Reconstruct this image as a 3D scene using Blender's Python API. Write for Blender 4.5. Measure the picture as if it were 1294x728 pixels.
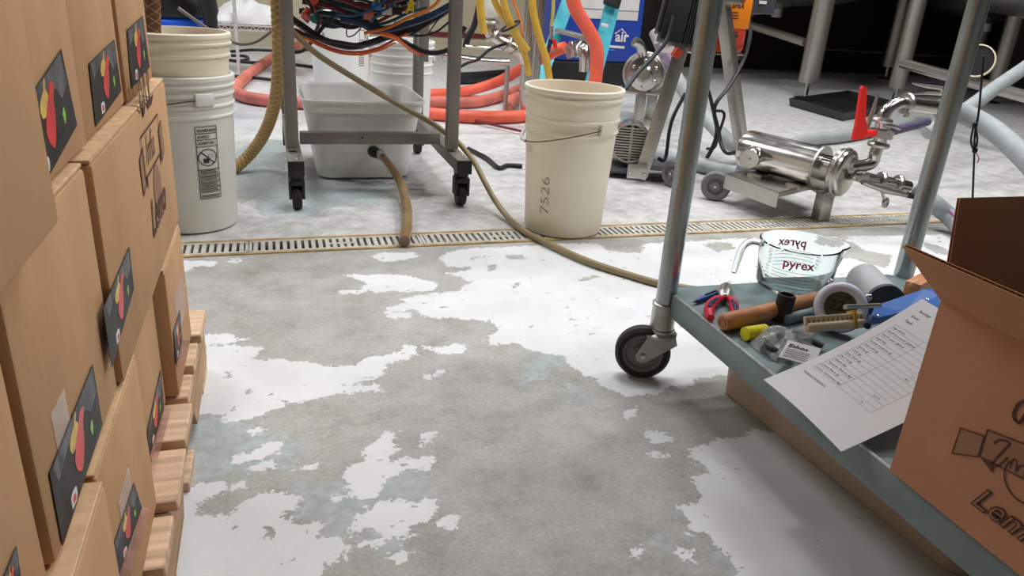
import bpy, bmesh, math, random
import numpy as np
from mathutils import Vector, Matrix

for o in list(bpy.data.objects):
    bpy.data.objects.remove(o)
SC = bpy.context.scene
COL = SC.collection
random.seed(4)

# ---------------------------------------------------------------- camera
FPX, EYE = 950.0, 0.75
ROLL, PITCH, YAW = math.radians(3.845), math.radians(22.085), math.radians(18.4)
FW = Vector((math.sin(YAW)*math.cos(PITCH), math.cos(YAW)*math.cos(PITCH), -math.sin(PITCH)))
_r0 = Vector((math.cos(YAW), -math.sin(YAW), 0)); _u0 = _r0.cross(FW)
RT = _r0*math.cos(ROLL) + _u0*math.sin(ROLL)
UP = _u0*math.cos(ROLL) - _r0*math.sin(ROLL)
EYEV = Vector((0, 0, EYE))
cd = bpy.data.cameras.new('camera'); cam = bpy.data.objects.new('camera', cd); COL.objects.link(cam)
cd.sensor_width = 36; cd.sensor_fit = 'HORIZONTAL'; cd.lens = FPX/1294*36; cd.clip_start = 0.02
M = Matrix((RT, UP, -FW)).transposed().to_4x4(); M.translation = EYEV
cam.matrix_world = M
SC.camera = cam

# ---------------------------------------------------------------- light and exposure
SC.view_settings.view_transform = 'Standard'; SC.view_settings.look = 'None'
SC.view_settings.gamma = 1; SC.view_settings.use_curve_mapping = False
SC.view_settings.exposure = 0.09
w = bpy.data.worlds.new('world'); SC.world = w; w.use_nodes = True
w.node_tree.nodes['Background'].inputs[0].default_value = (0.9, 0.95, 1, 1)
w.node_tree.nodes['Background'].inputs[1].default_value = 0.25
LAMP_W = 40          # watts of each ceiling lamp
LAMPS = [(0.9, 2.5), (3.3, 1.9), (3.0, 3.8), (0.9, 4.7), (-1.6, 3.4), (-1.6, 5.8), (2.5, 0.9)]
CEIL = 3.5

# ---------------------------------------------------------------- helpers
def ray(px, py): return (FW*FPX + RT*(px-647) - UP*(py-364)).normalized()
def pt(px, py, z=None, y=None, x=None):
    """the point of the place that is seen at a photo pixel on a level, frontal or side plane"""
    v = ray(px, py)
    if z is not None: t = (z-EYE)/v.z
    elif y is not None: t = y/v.y
    else: t = x/v.x
    return EYEV + v*t

def spline(pts, k=6):
    pts = [Vector(p) for p in pts]
    if len(pts) < 3: return pts
    out = []
    e = [pts[0]*2-pts[1]] + pts + [pts[-1]*2-pts[-2]]
    for i in range(1, len(e)-2):
        a, b, c, d = e[i-1:i+3]
        for j in range(k):
            t = j/k
            out.append(0.5*((2*b)+(c-a)*t+(2*a-5*b+4*c-d)*t*t+(3*b-a-3*c+d)*t**3))
    out.append(pts[-1]); return out

def frame(axis, hint=None):
    w_ = Vector(axis).normalized()
    h = Vector(hint) if hint else (Vector((0, 0, 1)) if abs(w_.z) < .9 else Vector((1, 0, 0)))
    u = (h - w_*h.dot(w_)).normalized(); return u, w_.cross(u), w_

class MB:
    def __init__(s): s.v = []; s.f = []
    def add(s, vs, fs):
        n = len(s.v); s.v += [Vector(q) for q in vs]; s.f += [[i+n for i in f] for f in fs]; return s
    def box(s, c, size, ax=None, bev=0, seg=2):
        """box at centre c; ax = (u, v, w) axes"""
        u, v, w_ = ax or (Vector((1,0,0)), Vector((0,1,0)), Vector((0,0,1)))
        c = Vector(c); a, b, d = [k/2 for k in size]
        if bev:
            bm = bmesh.new(); bmesh.ops.create_cube(bm, size=1)
            for q in bm.verts: q.co = Vector((q.co.x*a*2, q.co.y*b*2, q.co.z*d*2))
            bmesh.ops.bevel(bm, geom=bm.edges[:], offset=bev, segments=seg, affect='EDGES', profile=.5)
            bm.verts.index_update()
            s.add([c+u*q.co.x+v*q.co.y+w_*q.co.z for q in bm.verts], [[q.index for q in f.verts] for f in bm.faces]); bm.free()
        else:
            vs = [c+u*(a*i)+v*(b*j)+w_*(d*k) for k in (-1,1) for j in (-1,1) for i in (-1,1)]
            s.add(vs, [[0,2,3,1],[4,5,7,6],[0,1,5,4],[2,6,7,3],[0,4,6,2],[1,3,7,5]])
        return s
    def bar(s, p, q, wd, ht, hint=None, bev=0):
        """straight bar of rectangular section from p to q; ht runs along the hint"""
        p, q = Vector(p), Vector(q); u, v, w_ = frame(q-p, hint)
        return s.box((p+q)/2, (ht, wd, (q-p).length), (u, v, w_), bev)
    def tube(s, pts, r, n=10, k=6, cap=True, smooth=True, hollow=0):
        P_ = spline(pts, k) if smooth else [Vector(p) for p in pts]
        rs = r if isinstance(r, (list, tuple)) else [r]
        R_ = [rs[min(len(rs)-1, 0)]]*len(P_) if len(rs) == 1 else [float(np.interp(i/(len(P_)-1), np.linspace(0,1,len(rs)), rs)) for i in range(len(P_))]
        t0 = (P_[1]-P_[0]).normalized(); u, v, _ = frame(t0); base = len(s.v)
        for i, p in enumerate(P_):
            t = (P_[min(i+1,len(P_)-1)]-P_[max(i-1,0)]).normalized()
            u = (u - t*u.dot(t)).normalized(); v = t.cross(u)
            for j in range(n):
                a = 2*math.pi*j/n; s.v.append(p+(u*math.cos(a)+v*math.sin(a))*R_[i])
        for i in range(len(P_)-1):
            for j in range(n):
                a = base+i*n+j; b = base+i*n+(j+1)%n; s.f.append([a, b, b+n, a+n])
        if cap:
            s.f.append([base+j for j in range(n)][::-1]); s.f.append([base+(len(P_)-1)*n+j for j in range(n)])
        return s
    def lathe(s, prof, c=(0,0,0), axis=(0,0,1), n=32, hint=None, closed=False):
        """profile (radius, height) turned about an axis through c"""
        u, v, w_ = frame(axis, hint); c = Vector(c); base = len(s.v)
        for (r, h) in prof:
            for j in range(n):
                a = 2*math.pi*j/n; s.v.append(c+w_*h+(u*math.cos(a)+v*math.sin(a))*max(r, 1e-5))
        m = len(prof)
        for i in range(m-1 if not closed else m):
            for j in range(n):
                a = base+i*n+j; b = base+i*n+(j+1)%n; a2 = base+((i+1)%m)*n+j; b2 = base+((i+1)%m)*n+(j+1)%n
                s.f.append([a, b, b2, a2])
        if not closed:
            if prof[0][0] > 1e-4: s.f.append([base+j for j in range(n)][::-1])
            if prof[-1][0] > 1e-4: s.f.append([base+(m-1)*n+j for j in range(n)])
        return s
    def cyl(s, p, q, r, n=20, bev=0, r2=None):
        p, q = Vector(p), Vector(q); L = (q-p).length; r2 = r if r2 is None else r2
        if bev: pr = [(r-bev, 0), (r, bev), (r2, L-bev), (r2-bev, L)]
        else: pr = [(r, 0), (r2, L)]
        return s.lathe(pr, p, q-p, n)
    def slab(s, pts, t):
        """flat polygon given thickness t (vector)"""
        pts = [Vector(p) for p in pts]; t = Vector(t); n = len(pts); b = len(s.v)
        s.v += pts + [p+t for p in pts]
        s.f.append([b+i for i in range(n)][::-1]); s.f.append([b+n+i for i in range(n)])
        for i in range(n): j = (i+1) % n; s.f.append([b+i, b+j, b+n+j, b+n+i])
        return s
    def flat(s, pts):
        b = len(s.v); s.v += [Vector(p) for p in pts]; s.f.append([b+i for i in range(len(pts))]); return s
    def torus(s, c, axis, R, r, n=28, m=8, hint=None):
        return s.lathe([(R+r*math.cos(2*math.pi*k/m), r*math.sin(2*math.pi*k/m)) for k in range(m)], c, axis, n, hint, closed=True)
    def text(s, txt, o, u, v, size, shear=0, off=0, wrap=None, align='LEFT', res=2):
        vs, fs = text_mesh(txt, shear, off, align, res); o = Vector(o); u = Vector(u); v = Vector(v)
        if wrap: s.add([wrap(a*size, b*size) for a, b in vs], fs)
        else: s.add([o+u*(a*size)+v*(b*size) for a, b in vs], fs)
        return s
    def stroke(s, pts, wd, o, u, v):
        """flat pen line in the plane (o, u, v)"""
        P_ = [Vector((p[0], p[1], 0)) for p in pts]; P_ = spline(P_, 5) if len(P_) > 2 else P_
        o, u, v = Vector(o), Vector(u), Vector(v); b = len(s.v)
        for i, p in enumerate(P_):
            t = (P_[min(i+1,len(P_)-1)]-P_[max(i-1,0)]); t = t.normalized() if t.length > 1e-9 else Vector((1,0,0))
            nn = Vector((-t.y, t.x, 0))*wd/2
            for q in (p+nn, p-nn): s.v.append(o+u*q.x+v*q.y)
        for i in range(len(P_)-1): s.f.append([b+2*i, b+2*i+1, b+2*i+3, b+2*i+2])
        return s
    def line(s, pts, wd, o, u, v):
        for a, c in zip(pts[:-1], pts[1:]): s.stroke([a, c], wd, o, u, v)
        return s
    def build(s, name, mat, parent=None, loc=None, smooth=40, fix=True):
        base = Vector(loc) if loc is not None else (root_loc(parent) if parent else Vector((0,0,0)))
        me = bpy.data.meshes.new(name); me.from_pydata([q-base for q in s.v], [], s.f)
        if fix:
            bm = bmesh.new(); bm.from_mesh(me); bmesh.ops.recalc_face_normals(bm, faces=bm.faces); bm.to_mesh(me); bm.free()
        if smooth:
            me.polygons.foreach_set('use_smooth', [True]*len(me.polygons)); me.set_sharp_from_angle(angle=math.radians(smooth))
        me.materials.append(mat)
        o = bpy.data.objects.new(name, me); COL.objects.link(o)
        if parent: o.parent = parent
        else: o.location = base
        return o

_tc = {}
def text_mesh(txt, shear=0, off=0, align='LEFT', res=2):
    k = (txt, shear, off, align, res)
    if k not in _tc:
        c = bpy.data.curves.new('t', 'FONT'); c.body = txt; c.size = 1; c.shear = shear; c.offset = off; c.align_x = align; c.resolution_u = res; c.fill_mode = 'FRONT'
        o = bpy.data.objects.new('t', c); me = bpy.data.meshes.new_from_object(o)
        _tc[k] = ([(q.co.x, q.co.y) for q in me.vertices], [list(p.vertices) for p in me.polygons])
        bpy.data.objects.remove(o); bpy.data.curves.remove(c); bpy.data.meshes.remove(me)
    return _tc[k]

def root_loc(o):
    while o.parent: o = o.parent
    return o.location.copy()
def tag(o, label, cat, group=None):
    o['label'] = label; o['category'] = cat
    if group: o['group'] = group
    return o
def thing(name, label, cat, loc, group=None):
    o = bpy.data.objects.new(name, None); COL.objects.link(o); o.location = Vector(loc); o.empty_display_size = .05
    return tag(o, label, cat, group)
def one(name, mb, mat, label, cat, group=None, loc=None, smooth=40):
    """a thing that is one mesh; its origin at the middle of its base"""
    if loc is None:
        lo = [min(q[i] for q in mb.v) for i in range(3)]; hi = [max(q[i] for q in mb.v) for i in range(3)]
        loc = ((lo[0]+hi[0])/2, (lo[1]+hi[1])/2, lo[2])
    return tag(mb.build(name, mat, None, loc, smooth), label, cat, group)
def struct(o): o['kind'] = 'structure'; return o

# ---------------------------------------------------------------- materials
def mat(name, col, rough=.5, metal=0, var=.12, scale=8, stretch=(1,1,1), bump=0, bscale=60, rvar=0, trans=0, ior=1.45, alpha=1, spec=.5, coat=0, sss=0, col2=None):
    m = bpy.data.materials.new(name); m.use_nodes = True; nt = m.node_tree; N = nt.nodes; L = nt.links
    b = N['Principled BSDF']; tc = N.new('ShaderNodeTexCoord'); mp = N.new('ShaderNodeMapping'); mp.inputs['Scale'].default_value = stretch
    L.new(tc.outputs['Object'], mp.inputs[0])
    nz = N.new('ShaderNodeTexNoise'); nz.inputs['Scale'].default_value = scale; nz.inputs['Detail'].default_value = 5; L.new(mp.outputs[0], nz.inputs[0])
    cr = N.new('ShaderNodeValToRGB'); e = cr.color_ramp.elements
    c2 = col2 or [min(1, c*(1+var)) for c in col]; c1 = [c*(1-var) for c in col]
    e[0].position = .3; e[0].color = (*c1, 1); e[1].position = .7; e[1].color = (*c2, 1)
    L.new(nz.outputs['Fac'], cr.inputs[0]); L.new(cr.outputs[0], b.inputs['Base Color'])
    b.inputs['Roughness'].default_value = rough; b.inputs['Metallic'].default_value = metal; b.inputs['IOR'].default_value = ior
    b.inputs['Transmission Weight'].default_value = trans; b.inputs['Alpha'].default_value = alpha
    b.inputs['Specular IOR Level'].default_value = spec; b.inputs['Coat Weight'].default_value = coat
    if sss: b.inputs['Subsurface Weight'].default_value = sss; b.inputs['Subsurface Radius'].default_value = (.02,.015,.01); b.inputs['Subsurface Scale'].default_value = .5
    if rvar:
        mr = N.new('ShaderNodeMapRange'); mr.inputs[3].default_value = max(.02, rough-rvar); mr.inputs[4].default_value = rough+rvar
        L.new(nz.outputs['Fac'], mr.inputs[0]); L.new(mr.outputs[0], b.inputs['Roughness'])
    if bump:
        n2 = N.new('ShaderNodeTexNoise'); n2.inputs['Scale'].default_value = bscale; L.new(mp.outputs[0], n2.inputs[0])
        bp = N.new('ShaderNodeBump'); bp.inputs['Strength'].default_value = bump; bp.inputs['Distance'].default_value = .002
        L.new(n2.outputs['Fac'], bp.inputs['Height']); L.new(bp.outputs[0], b.inputs['Normal'])
    return m

m_card = mat('cardboard', (.56,.33,.175), .85, var=.1, scale=9, stretch=(1,1,.25), bump=.25, bscale=90, spec=.2)
m_card2 = mat('cardboard_edge', (.66,.44,.26), .9, var=.15, scale=60, spec=.2)
m_card_red = mat('cardboard_reddish', (.55,.275,.165), .85, var=.07, scale=7, bump=.2, bscale=80, spec=.2)
m_card_dk = mat('cardboard_flute', (.13,.06,.035), .9, var=.2, scale=40)
m_wood = mat('pallet_wood', (.70,.49,.33), .8, var=.28, scale=7, stretch=(.7,9,9), bump=.4, bscale=30, spec=.2)
m_wood_y = mat('pallet_stringer_wood', (.50,.32,.19), .85, var=.3, scale=7, stretch=(9,.7,9), bump=.4, bscale=30, spec=.2)
m_ham = mat('handle_wood', (.52,.22,.09), .45, var=.25, scale=10, stretch=(3,3,9))
m_galv = mat('galvanised_steel', (.43,.48,.48), .28, .9, var=.22, scale=26, stretch=(1,1,.25), rvar=.12)
m_zinc = mat('zinc_cast', (.46,.46,.43), .38, .85, var=.15, scale=30, bump=.15)
m_shelf = mat('shelf_grey_paint', (.20,.26,.27), .42, .25, var=.13, scale=14, rvar=.1)
m_steel = mat('stainless_steel', (.56,.545,.52), .2, 1, var=.08, scale=22, stretch=(1,1,6), rvar=.08)
m_brush = mat('brushed_stainless', (.50,.475,.44), .36, 1, var=.1, scale=30, stretch=(1,1,8), rvar=.08)
m_tank = mat('tank_stainless', (.28,.275,.26), .3, 1, var=.1, scale=10, stretch=(1,1,6), rvar=.1)
m_frame = mat('grey_frame_steel', (.235,.215,.195), .45, .35, var=.08, scale=12)
m_black = mat('black_plastic', (.014,.014,.015), .45, var=.2, scale=20)
m_rubber = mat('black_rubber', (.022,.016,.016), .6, var=.3, scale=20)
m_hub = mat('grey_hub', (.20,.185,.185), .5, var=.12, scale=25)
m_grey_tyre = mat('grey_tyre', (.17,.17,.17), .65, var=.1, scale=20)
m_white = mat('white_plastic', (.82,.82,.80), .4, var=.03, scale=5, sss=.1)
m_cream = mat('cream_pail_plastic', (.87,.79,.65), .42, var=.05, scale=5, sss=.15)
m_dull = mat('milky_pail_plastic', (.79,.78,.72), .45, var=.07, scale=6, sss=.15)
m_ivory = mat('old_ivory_plastic', (.80,.70,.52), .4, var=.06, scale=8)
m_tub = mat('tub_plastic', (.80,.79,.77), .4, var=.05, scale=6)
m_bin = mat('tan_bin_plastic', (.54,.43,.33), .5, var=.05, scale=4)
m_tan = mat('braided_tan_hose', (.42,.25,.09), .5, var=.15, scale=30)
m_brown = mat('brown_hose', (.13,.055,.03), .5, var=.2, scale=30)
m_olive = mat('olive_hose', (.30,.23,.12), .4, var=.12, scale=14)
m_amber = mat('amber_drain_hose', (.26,.165,.07), .3, var=.3, scale=14, coat=.3)
m_red = mat('red_hose', (.80,.13,.075), .42, var=.14, scale=9)
m_pinkred = mat('faded_red_hose', (.70,.20,.15), .5, var=.2, scale=9)
m_ghose = mat('grey_hose', (.34,.37,.38), .6, var=.12, scale=18)
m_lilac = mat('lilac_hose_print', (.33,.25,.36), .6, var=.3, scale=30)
m_mag = mat('magenta_stripe', (.45,.10,.42), .6)
m_purple = mat('purple_print', (.08,.06,.12), .6, var=.4, scale=60)
m_valve = mat('red_handle', (.85,.02,.015), .4, var=.04)
m_redgrip = mat('red_grip', (.72,.02,.05), .4, var=.06)
m_navy = mat('navy_plastic', (.01,.03,.10), .45)
m_blue = mat('blue_plastic', (.015,.09,.34), .4, var=.1)
m_bluebox = mat('blue_cabinet', (.015,.055,.36), .4, var=.06, scale=3)
m_sky = mat('light_blue_print', (.06,.22,.65), .5)
m_brightblue = mat('bright_blue', (.02,.12,.75), .3)
m_blade = mat('blue_handle_plastic', (.03,.14,.48), .3, var=.06)
m_teal = mat('teal_ladder', (.06,.42,.52), .45, var=.12, scale=20)
m_orange = mat('orange_jug', (.90,.25,.015), .35, var=.04)
m_redor = mat('red_jug_plastic', (.62,.06,.025), .3, var=.08)
m_paper = mat('paper', (.86,.86,.88), .7, var=.02)
m_ink = mat('ink', (.035,.033,.035), .7, var=.1)
m_inkgrey = mat('grey_ink', (.22,.22,.24), .7, var=.1)
m_inkbrown = mat('brown_print', (.10,.045,.03), .8, var=.2, scale=30)
m_inkmid = mat('brown_print_tint', (.36,.19,.11), .8, var=.1)
m_redprint = mat('red_print', (.75,.02,.03), .5, var=.05)
m_label = mat('label_black', (.018,.017,.016), .5, var=.5, scale=30, stretch=(1,1,.4), col2=(.050,.046,.042), spec=.3)
m_petal = mat('label_red', (.72,.03,.035), .35, var=.3, scale=30)
m_yel = mat('label_yellow', (.75,.50,.10), .4, var=.25, scale=40)
m_green = mat('label_green', (.25,.55,.06), .4)
m_lwhite = mat('label_white', (.75,.72,.70), .4)
m_lgrey = mat('label_grey_tint', (.045,.043,.042), .5, var=.3, scale=70, stretch=(1,1,.3), col2=(.20,.20,.21), spec=.3)
m_tape = mat('clear_tape', (.85,.78,.72), .12, var=.02, alpha=.22)
m_ltrans = mat('label_film', (.50,.26,.22), .25, var=.5, scale=25, alpha=.35)
m_yellow = mat('yellow_plastic', (.85,.78,.02), .4, var=.05)
m_ytube = mat('yellow_tube', (.62,.38,.05), .35, var=.1, scale=20)
m_orcab = mat('orange_cable', (.85,.22,.03), .4)
m_redcab = mat('scarlet_cable', (.72,.08,.03), .4)
m_dred = mat('dark_red_cable', (.16,.012,.02), .45)
m_navycab = mat('navy_cable', (.015,.035,.09), .45)
m_tealcab = mat('teal_cable', (.008,.055,.055), .45)
m_bluecab = mat('blue_cable', (.02,.10,.25), .4)
m_yelcab = mat('yellow_cable', (.90,.70,.02), .4)
m_greycab = mat('grey_cable', (.26,.23,.20), .5)
m_clip = mat('cable_tie', (.45,.42,.40), .4)
m_wall = mat('wall_beige', (.50,.44,.32), .75, var=.06, scale=2)
m_wallw = mat('wall_pale', (.30,.28,.25), .8, var=.05, scale=2)
m_ceil = mat('ceiling_grey', (.20,.195,.19), .9, var=.04, scale=2)
m_redtrim = mat('dark_red_trim', (.17,.02,.025), .6, var=.2)
m_wire = mat('shelf_wire', (.72,.72,.70), .35, .6, var=.05)
m_sack = mat('white_sack', (.68,.68,.69), .6, var=.08, scale=5, bump=.5, bscale=12)
m_grate = mat('drain_grate', (.56,.54,.49), .6, .15, var=.2, scale=24, bump=.3)
m_rust = mat('rusty_drain_edge', (.40,.26,.10), .8, var=.4, scale=22, bump=.4)
m_pit = mat('drain_channel', (.05,.045,.035), .8, var=.3)
m_glass = mat('cup_glass', (.94,.992,.98), .02, var=.004, trans=1, ior=1.30)
m_bagf = mat('clear_bag_film', (.60,.62,.64), .16, var=.15, scale=12, alpha=.38, bump=.9, bscale=45)
m_dgrey = mat('dark_grey_part', (.05,.055,.065), .5, var=.25, scale=30)
m_ggrey = mat('slate_tube', (.17,.22,.23), .5, var=.1)
m_clock = mat('white_bezel', (.72,.72,.84), .25, var=.02)
m_lcd = mat('dark_screen', (.11,.10,.07), .2, var=.1)
m_lcdseg = mat('screen_digits', (.012,.012,.01), .3)
m_can = mat('grey_canister', (.52,.54,.55), .35, var=.06, alpha=.9)
m_cord = mat('black_cord', (.012,.012,.013), .6)
m_edge = mat('shelf_edge_highlight', (.52,.56,.57), .5, var=.25, scale=60)  # pale colour paints a highlight line along the shelf edges
m_stain = mat('lamp_housing', (.7,.7,.7), .5)

# ================================================================ SETTING
DK = 0.021                       # the drain runs a touch askew to the room
def dy(y0, x): return y0 + DK*x
Y_NEAR, Y_FAR = 2.098, 2.228     # edges of the channel at x = 0

# paint left on the floor: outlines of the patches (traced in photo pixels, laid on the floor plane)
R1 = (220,300,3.235); R2 = (220,503,3.235); R3 = (520,290,3.235); R4 = (600,503,2.157); R5 = (290,130,3.235); R6 = (1040,220,5.09)
WHITE = [
 (R1, [(60,455),(135,455),(230,440),(350,455),(310,500),(440,505),(560,515),(650,535),(770,520),(780,495),(940,470),(945,445),(985,450),(970,490),(850,520),(850,560),(700,612),(840,605),(830,625),(680,632),(560,662),(490,675),(430,662),(440,690),(340,728),(290,750),(205,745),(200,718),(60,725)]),
 (R1, [(120,400),(210,398),(290,420),(200,432),(125,440)]),
 (R1, [(1015,450),(1120,458),(1130,432),(1200,445),(1180,468),(1100,477)]),
 (R1, [(1030,567),(1095,547),(1080,562),(1030,574)]),
 (R1, [(700,155),(880,152),(960,160),(1040,180),(1070,190),(1050,215),(960,222),(910,215),(830,224),(780,207),(800,190),(760,175)]),
 (R1, [(680,219),(780,214),(770,228),(690,230)]),
 (R1, [(870,290),(960,270),(940,252),(1060,230),(1150,240),(1190,265),(1100,300),(1130,312),(1080,328),(1020,322),(990,295),(880,302)]),
 (R1, [(870,310),(970,312),(960,327),(880,327)]),
 (R1, [(810,78),(860,62),(980,65),(985,80),(880,99),(820,87)]),
 (R1, [(0,95),(170,100),(160,117),(90,117),(60,132),(0,158)]),
 (R1, [(225,88),(280,86),(270,100),(230,98)]),
 (R3, [(125,115),(150,95),(230,80),(420,72),(640,58),(760,58),(790,85),(880,98),(940,95),(960,60),(1294,40),(2300,20),(2300,600),(1294,590),(1240,595),(1150,610),(1130,637),(1040,640),(1000,674),(880,677),(820,650),(740,600),(680,575),(640,540),(640,515),(560,505),(490,490),(440,465),(330,467),(315,450),(370,392),(330,377),(200,362),(120,352),(60,357),(50,340),(90,310),(30,295),(10,270),(100,265),(200,250),(220,232),(240,210),(200,190),(150,180),(250,165),(240,150),(150,150)]),
 (R4, [(595,140),(690,112),(745,108),(760,88),(950,110),(1700,300),(1700,700),(740,700),(725,470),(690,412),(650,397),(640,372),(600,347),(590,367),(580,310),(550,297),(605,298),(620,265),(610,240),(590,215),(635,205),(635,185),(600,180)]),
 (R2, [(20,370),(80,365),(175,340),(205,360),(150,400),(80,440),(95,492),(240,477),(350,390),(400,380),(510,410),(500,450),(420,477),(480,500),(520,530),(605,505),(600,540),(560,575),(620,580),(700,590),(720,620),(680,640),(620,670),(600,728),(600,850),(-20,850),(0,728)]),
 (R2, [(870,138),(905,145),(875,180),(915,207),(810,268),(900,262),(960,245),(1045,245),(1030,287),(930,292),(860,322),(860,362),(800,407),(710,382),(720,340),(700,320),(715,288),(775,255),(790,220)]),
 (R2, [(728,562),(735,520),(800,455),(880,413),(980,435),(1050,420),(1080,470),(1020,500),(960,515),(960,557),(930,577),(850,545),(780,515),(750,562)]),
 (R2, [(1078,505),(1165,480),(1130,522),(1080,532)]),
 (R2, [(228,272),(270,235),(330,225),(370,193),(460,182),(430,207),(330,257)]),
 (R2, [(318,280),(400,253),(407,282),(340,292)]),
 (R2, [(490,292),(575,273),(560,290)]),
 (R2, [(308,130),(345,118),(358,135),(320,145)]),
 (R2, [(198,377),(270,343),(272,370),(215,382)]),
 (R2, [(878,640),(948,633),(942,672),(920,680)]),
 (R2, [(648,412),(697,390),(692,406),(655,420)]),
 (R2, [(783,590),(852,588),(832,612)]),
 (R2, [(1015,150),(1068,148),(1052,177),(1008,197),(1028,170)]),
 (R4, [(410,35),(440,32),(435,52),(412,50)]), (R4, [(555,418),(590,415),(585,440),(560,438)]), (R4, [(430,412),(452,408),(448,424),(430,425)]), (R4, [(470,90),(520,95),(525,120),(485,120)]), (R4, [(480,150),(525,150),(520,160),(482,160)]),
]
HOLES = [
 (R3, [(295,150),(350,138),(362,160),(310,172)]), (R3, [(380,105),(460,100),(472,122),(400,127)]), (R3, [(190,208),(262,203),(250,222),(200,227)]),
 (R3, [(668,206),(740,183),(777,195),(700,214)]), (R3, [(400,230),(440,213),(462,225),(410,244)]), (R3, [(480,393),(515,390),(512,402),(484,403)]),
 (R3, [(640,365),(690,355),(680,370),(650,372)]), (R3, [(220,118),(300,105),(320,112),(250,126)]), (R3, [(1180,60),(1294,45),(1330,80),(1250,95)]),
 (R1, [(225,455),(270,455),(255,475),(225,470)]), (R1, [(185,555),(240,540),(253,562),(205,575)]), (R1, [(280,635),(320,618),(328,630),(290,642)]), (R1, [(335,692),(368,685),(362,700)]),
 (R2, [(225,530),(260,512),(262,540),(235,548)]), (R2, [(445,665),(490,660),(490,690),(455,700)]), (R2, [(355,530),(430,535),(425,560),(395,580),(365,560)]), (R2, [(275,605),(305,598),(300,618)]), (R2, [(765,540),(830,525),(860,560),(800,585),(745,590)]),
 (R6, [(-60,400),(80,410),(200,440),(280,490),(450,520),(430,612),(300,582),(190,547),(140,542),(-60,480)]), (R6, [(640,435),(740,460),(840,500),(840,535),(720,510),(640,470)]),
 (R6, [(70,410),(150,400),(205,415),(120,425)]), (R6, [(370,345),(500,340),(500,375),(420,400)]), (R6, [(680,345),(760,355),(800,385),(720,370)]),
 (R5, [(20,350),(150,350),(240,345),(230,370),(100,395),(30,425)]), (R5, [(600,345),(700,345),(810,350),(780,400),(680,390)]),
]
TEAL = [
 (R2, [(80,70),(200,60),(330,100),(360,140),(500,180),(520,230),(480,290),(300,300),(80,355)]),
 (R2, [(450,370),(700,340),(880,300),(1050,330),(1060,400),(880,410),(960,560),(940,640),(850,640),(760,560),(730,580),(620,590),(560,580),(600,510),(480,480),(520,420)]),
 (R3, [(560,510),(640,520),(640,550),(580,565),(530,605),(460,620),(470,560)]), (R3, [(650,650),(690,665),(700,715),(660,700)]),
 (R5, [(20,200),(100,150),(230,150),(240,310),(300,310),(330,260),(500,280),(650,330),(640,420),(400,430),(330,470),(200,480),(110,455),(100,400),(30,340)]),
 (R4, [(670,430),(720,430),(735,470),(690,520)]), (R4, [(495,380),(530,385),(525,405),(500,402)]), (R4, [(560,300),(590,320),(590,370),(570,365)]),
]
def world_poly(reg, pts):
    return np.array([tuple(pt(reg[0]+a/reg[2], reg[1]+b/reg[2], z=0))[:2] for a, b in pts])
def sdf(X, Y, poly):
    d = np.full(X.shape, 1e9); ins = np.zeros(X.shape, bool); n = len(poly)
    for i in range(n):
        x0, y0 = poly[i]; x1, y1 = poly[(i+1) % n]; ex, ey = x1-x0, y1-y0
        t = np.clip(((X-x0)*ex+(Y-y0)*ey)/(ex*ex+ey*ey+1e-12), 0, 1)
        d = np.minimum(d, (X-x0-t*ex)**2+(Y-y0-t*ey)**2)
        c = ((y0 > Y) != (y1 > Y)) & (X < (x1-x0)*(Y-y0)/(y1-y0+1e-12)+x0); ins ^= c
    d = np.sqrt(d); return np.where(ins, d, -d)

def arange(*segs):
    out = []
    for a, b, st in segs: out += list(np.arange(a, b-st*.5, st))
    return out+[segs[-1][1]]
xs = np.array(arange((-3,-.7,.1),(-.7,1.6,.011),(1.6,2.6,.025),(2.6,9.0,.1)))
ys = np.array(arange((-3,.3,.15),(.3,Y_NEAR,.011)))
ys2 = np.array(arange((Y_FAR,3.4,.02),(3.4,8.3,.08)))
YL = np.concatenate([ys, ys2]); nx, ny = len(xs), len(YL)
GX, GY = np.meshgrid(xs, YL); GYW = GY + DK*np.clip(GX,-3,9)*np.clip(1-np.abs(GY-2.16)/3.0, 0, 1)
wf = np.full(GX.shape, -.2)
for rg, p in WHITE: wf = np.maximum(wf, sdf(GX, GYW, world_poly(rg, p)))
far = np.where(GY > 2.2, np.clip((GY-2.2)*.2, .0, .05)+.012, -1); wf = np.maximum(wf, far)
for rg, p in HOLES: wf = np.minimum(wf, -sdf(GX, GYW, world_poly(rg, p)))
tf = np.full(GX.shape, -.2)
for rg, p in TEAL: tf = np.maximum(tf, sdf(GX, GYW, world_poly(rg, p)))
T4 = sdf(GX, GYW, world_poly(*[q for q in TEAL if q[0] is R5][0])); wf = np.minimum(wf, np.where(GY > 2.2, -T4, 1))
me = bpy.data.meshes.new('floor')
vv = np.stack([GX.ravel(), GYW.ravel(), np.zeros(GX.size)], 1)
idx = np.arange(nx*ny).reshape(ny, nx); rows = [r for r in range(ny-1) if r != len(ys)-1]
ff = np.concatenate([np.stack([idx[r,:-1], idx[r,1:], idx[r+1,1:], idx[r+1,:-1]], 1) for r in rows])
me.from_pydata(vv.tolist(), [], ff.tolist())
for nm, arr in (('paint', wf), ('teal', tf), ('traffic', np.clip((GY-2.1)*2, 0, .2)*np.clip((4.6-GY)/1.5+np.clip(GX-.9, 0, 1), .62, 1))):
    at = me.attributes.new(nm, 'FLOAT', 'POINT'); at.data.foreach_set('value', np.clip(arr, -.2, .2).ravel().astype(np.float32))
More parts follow.
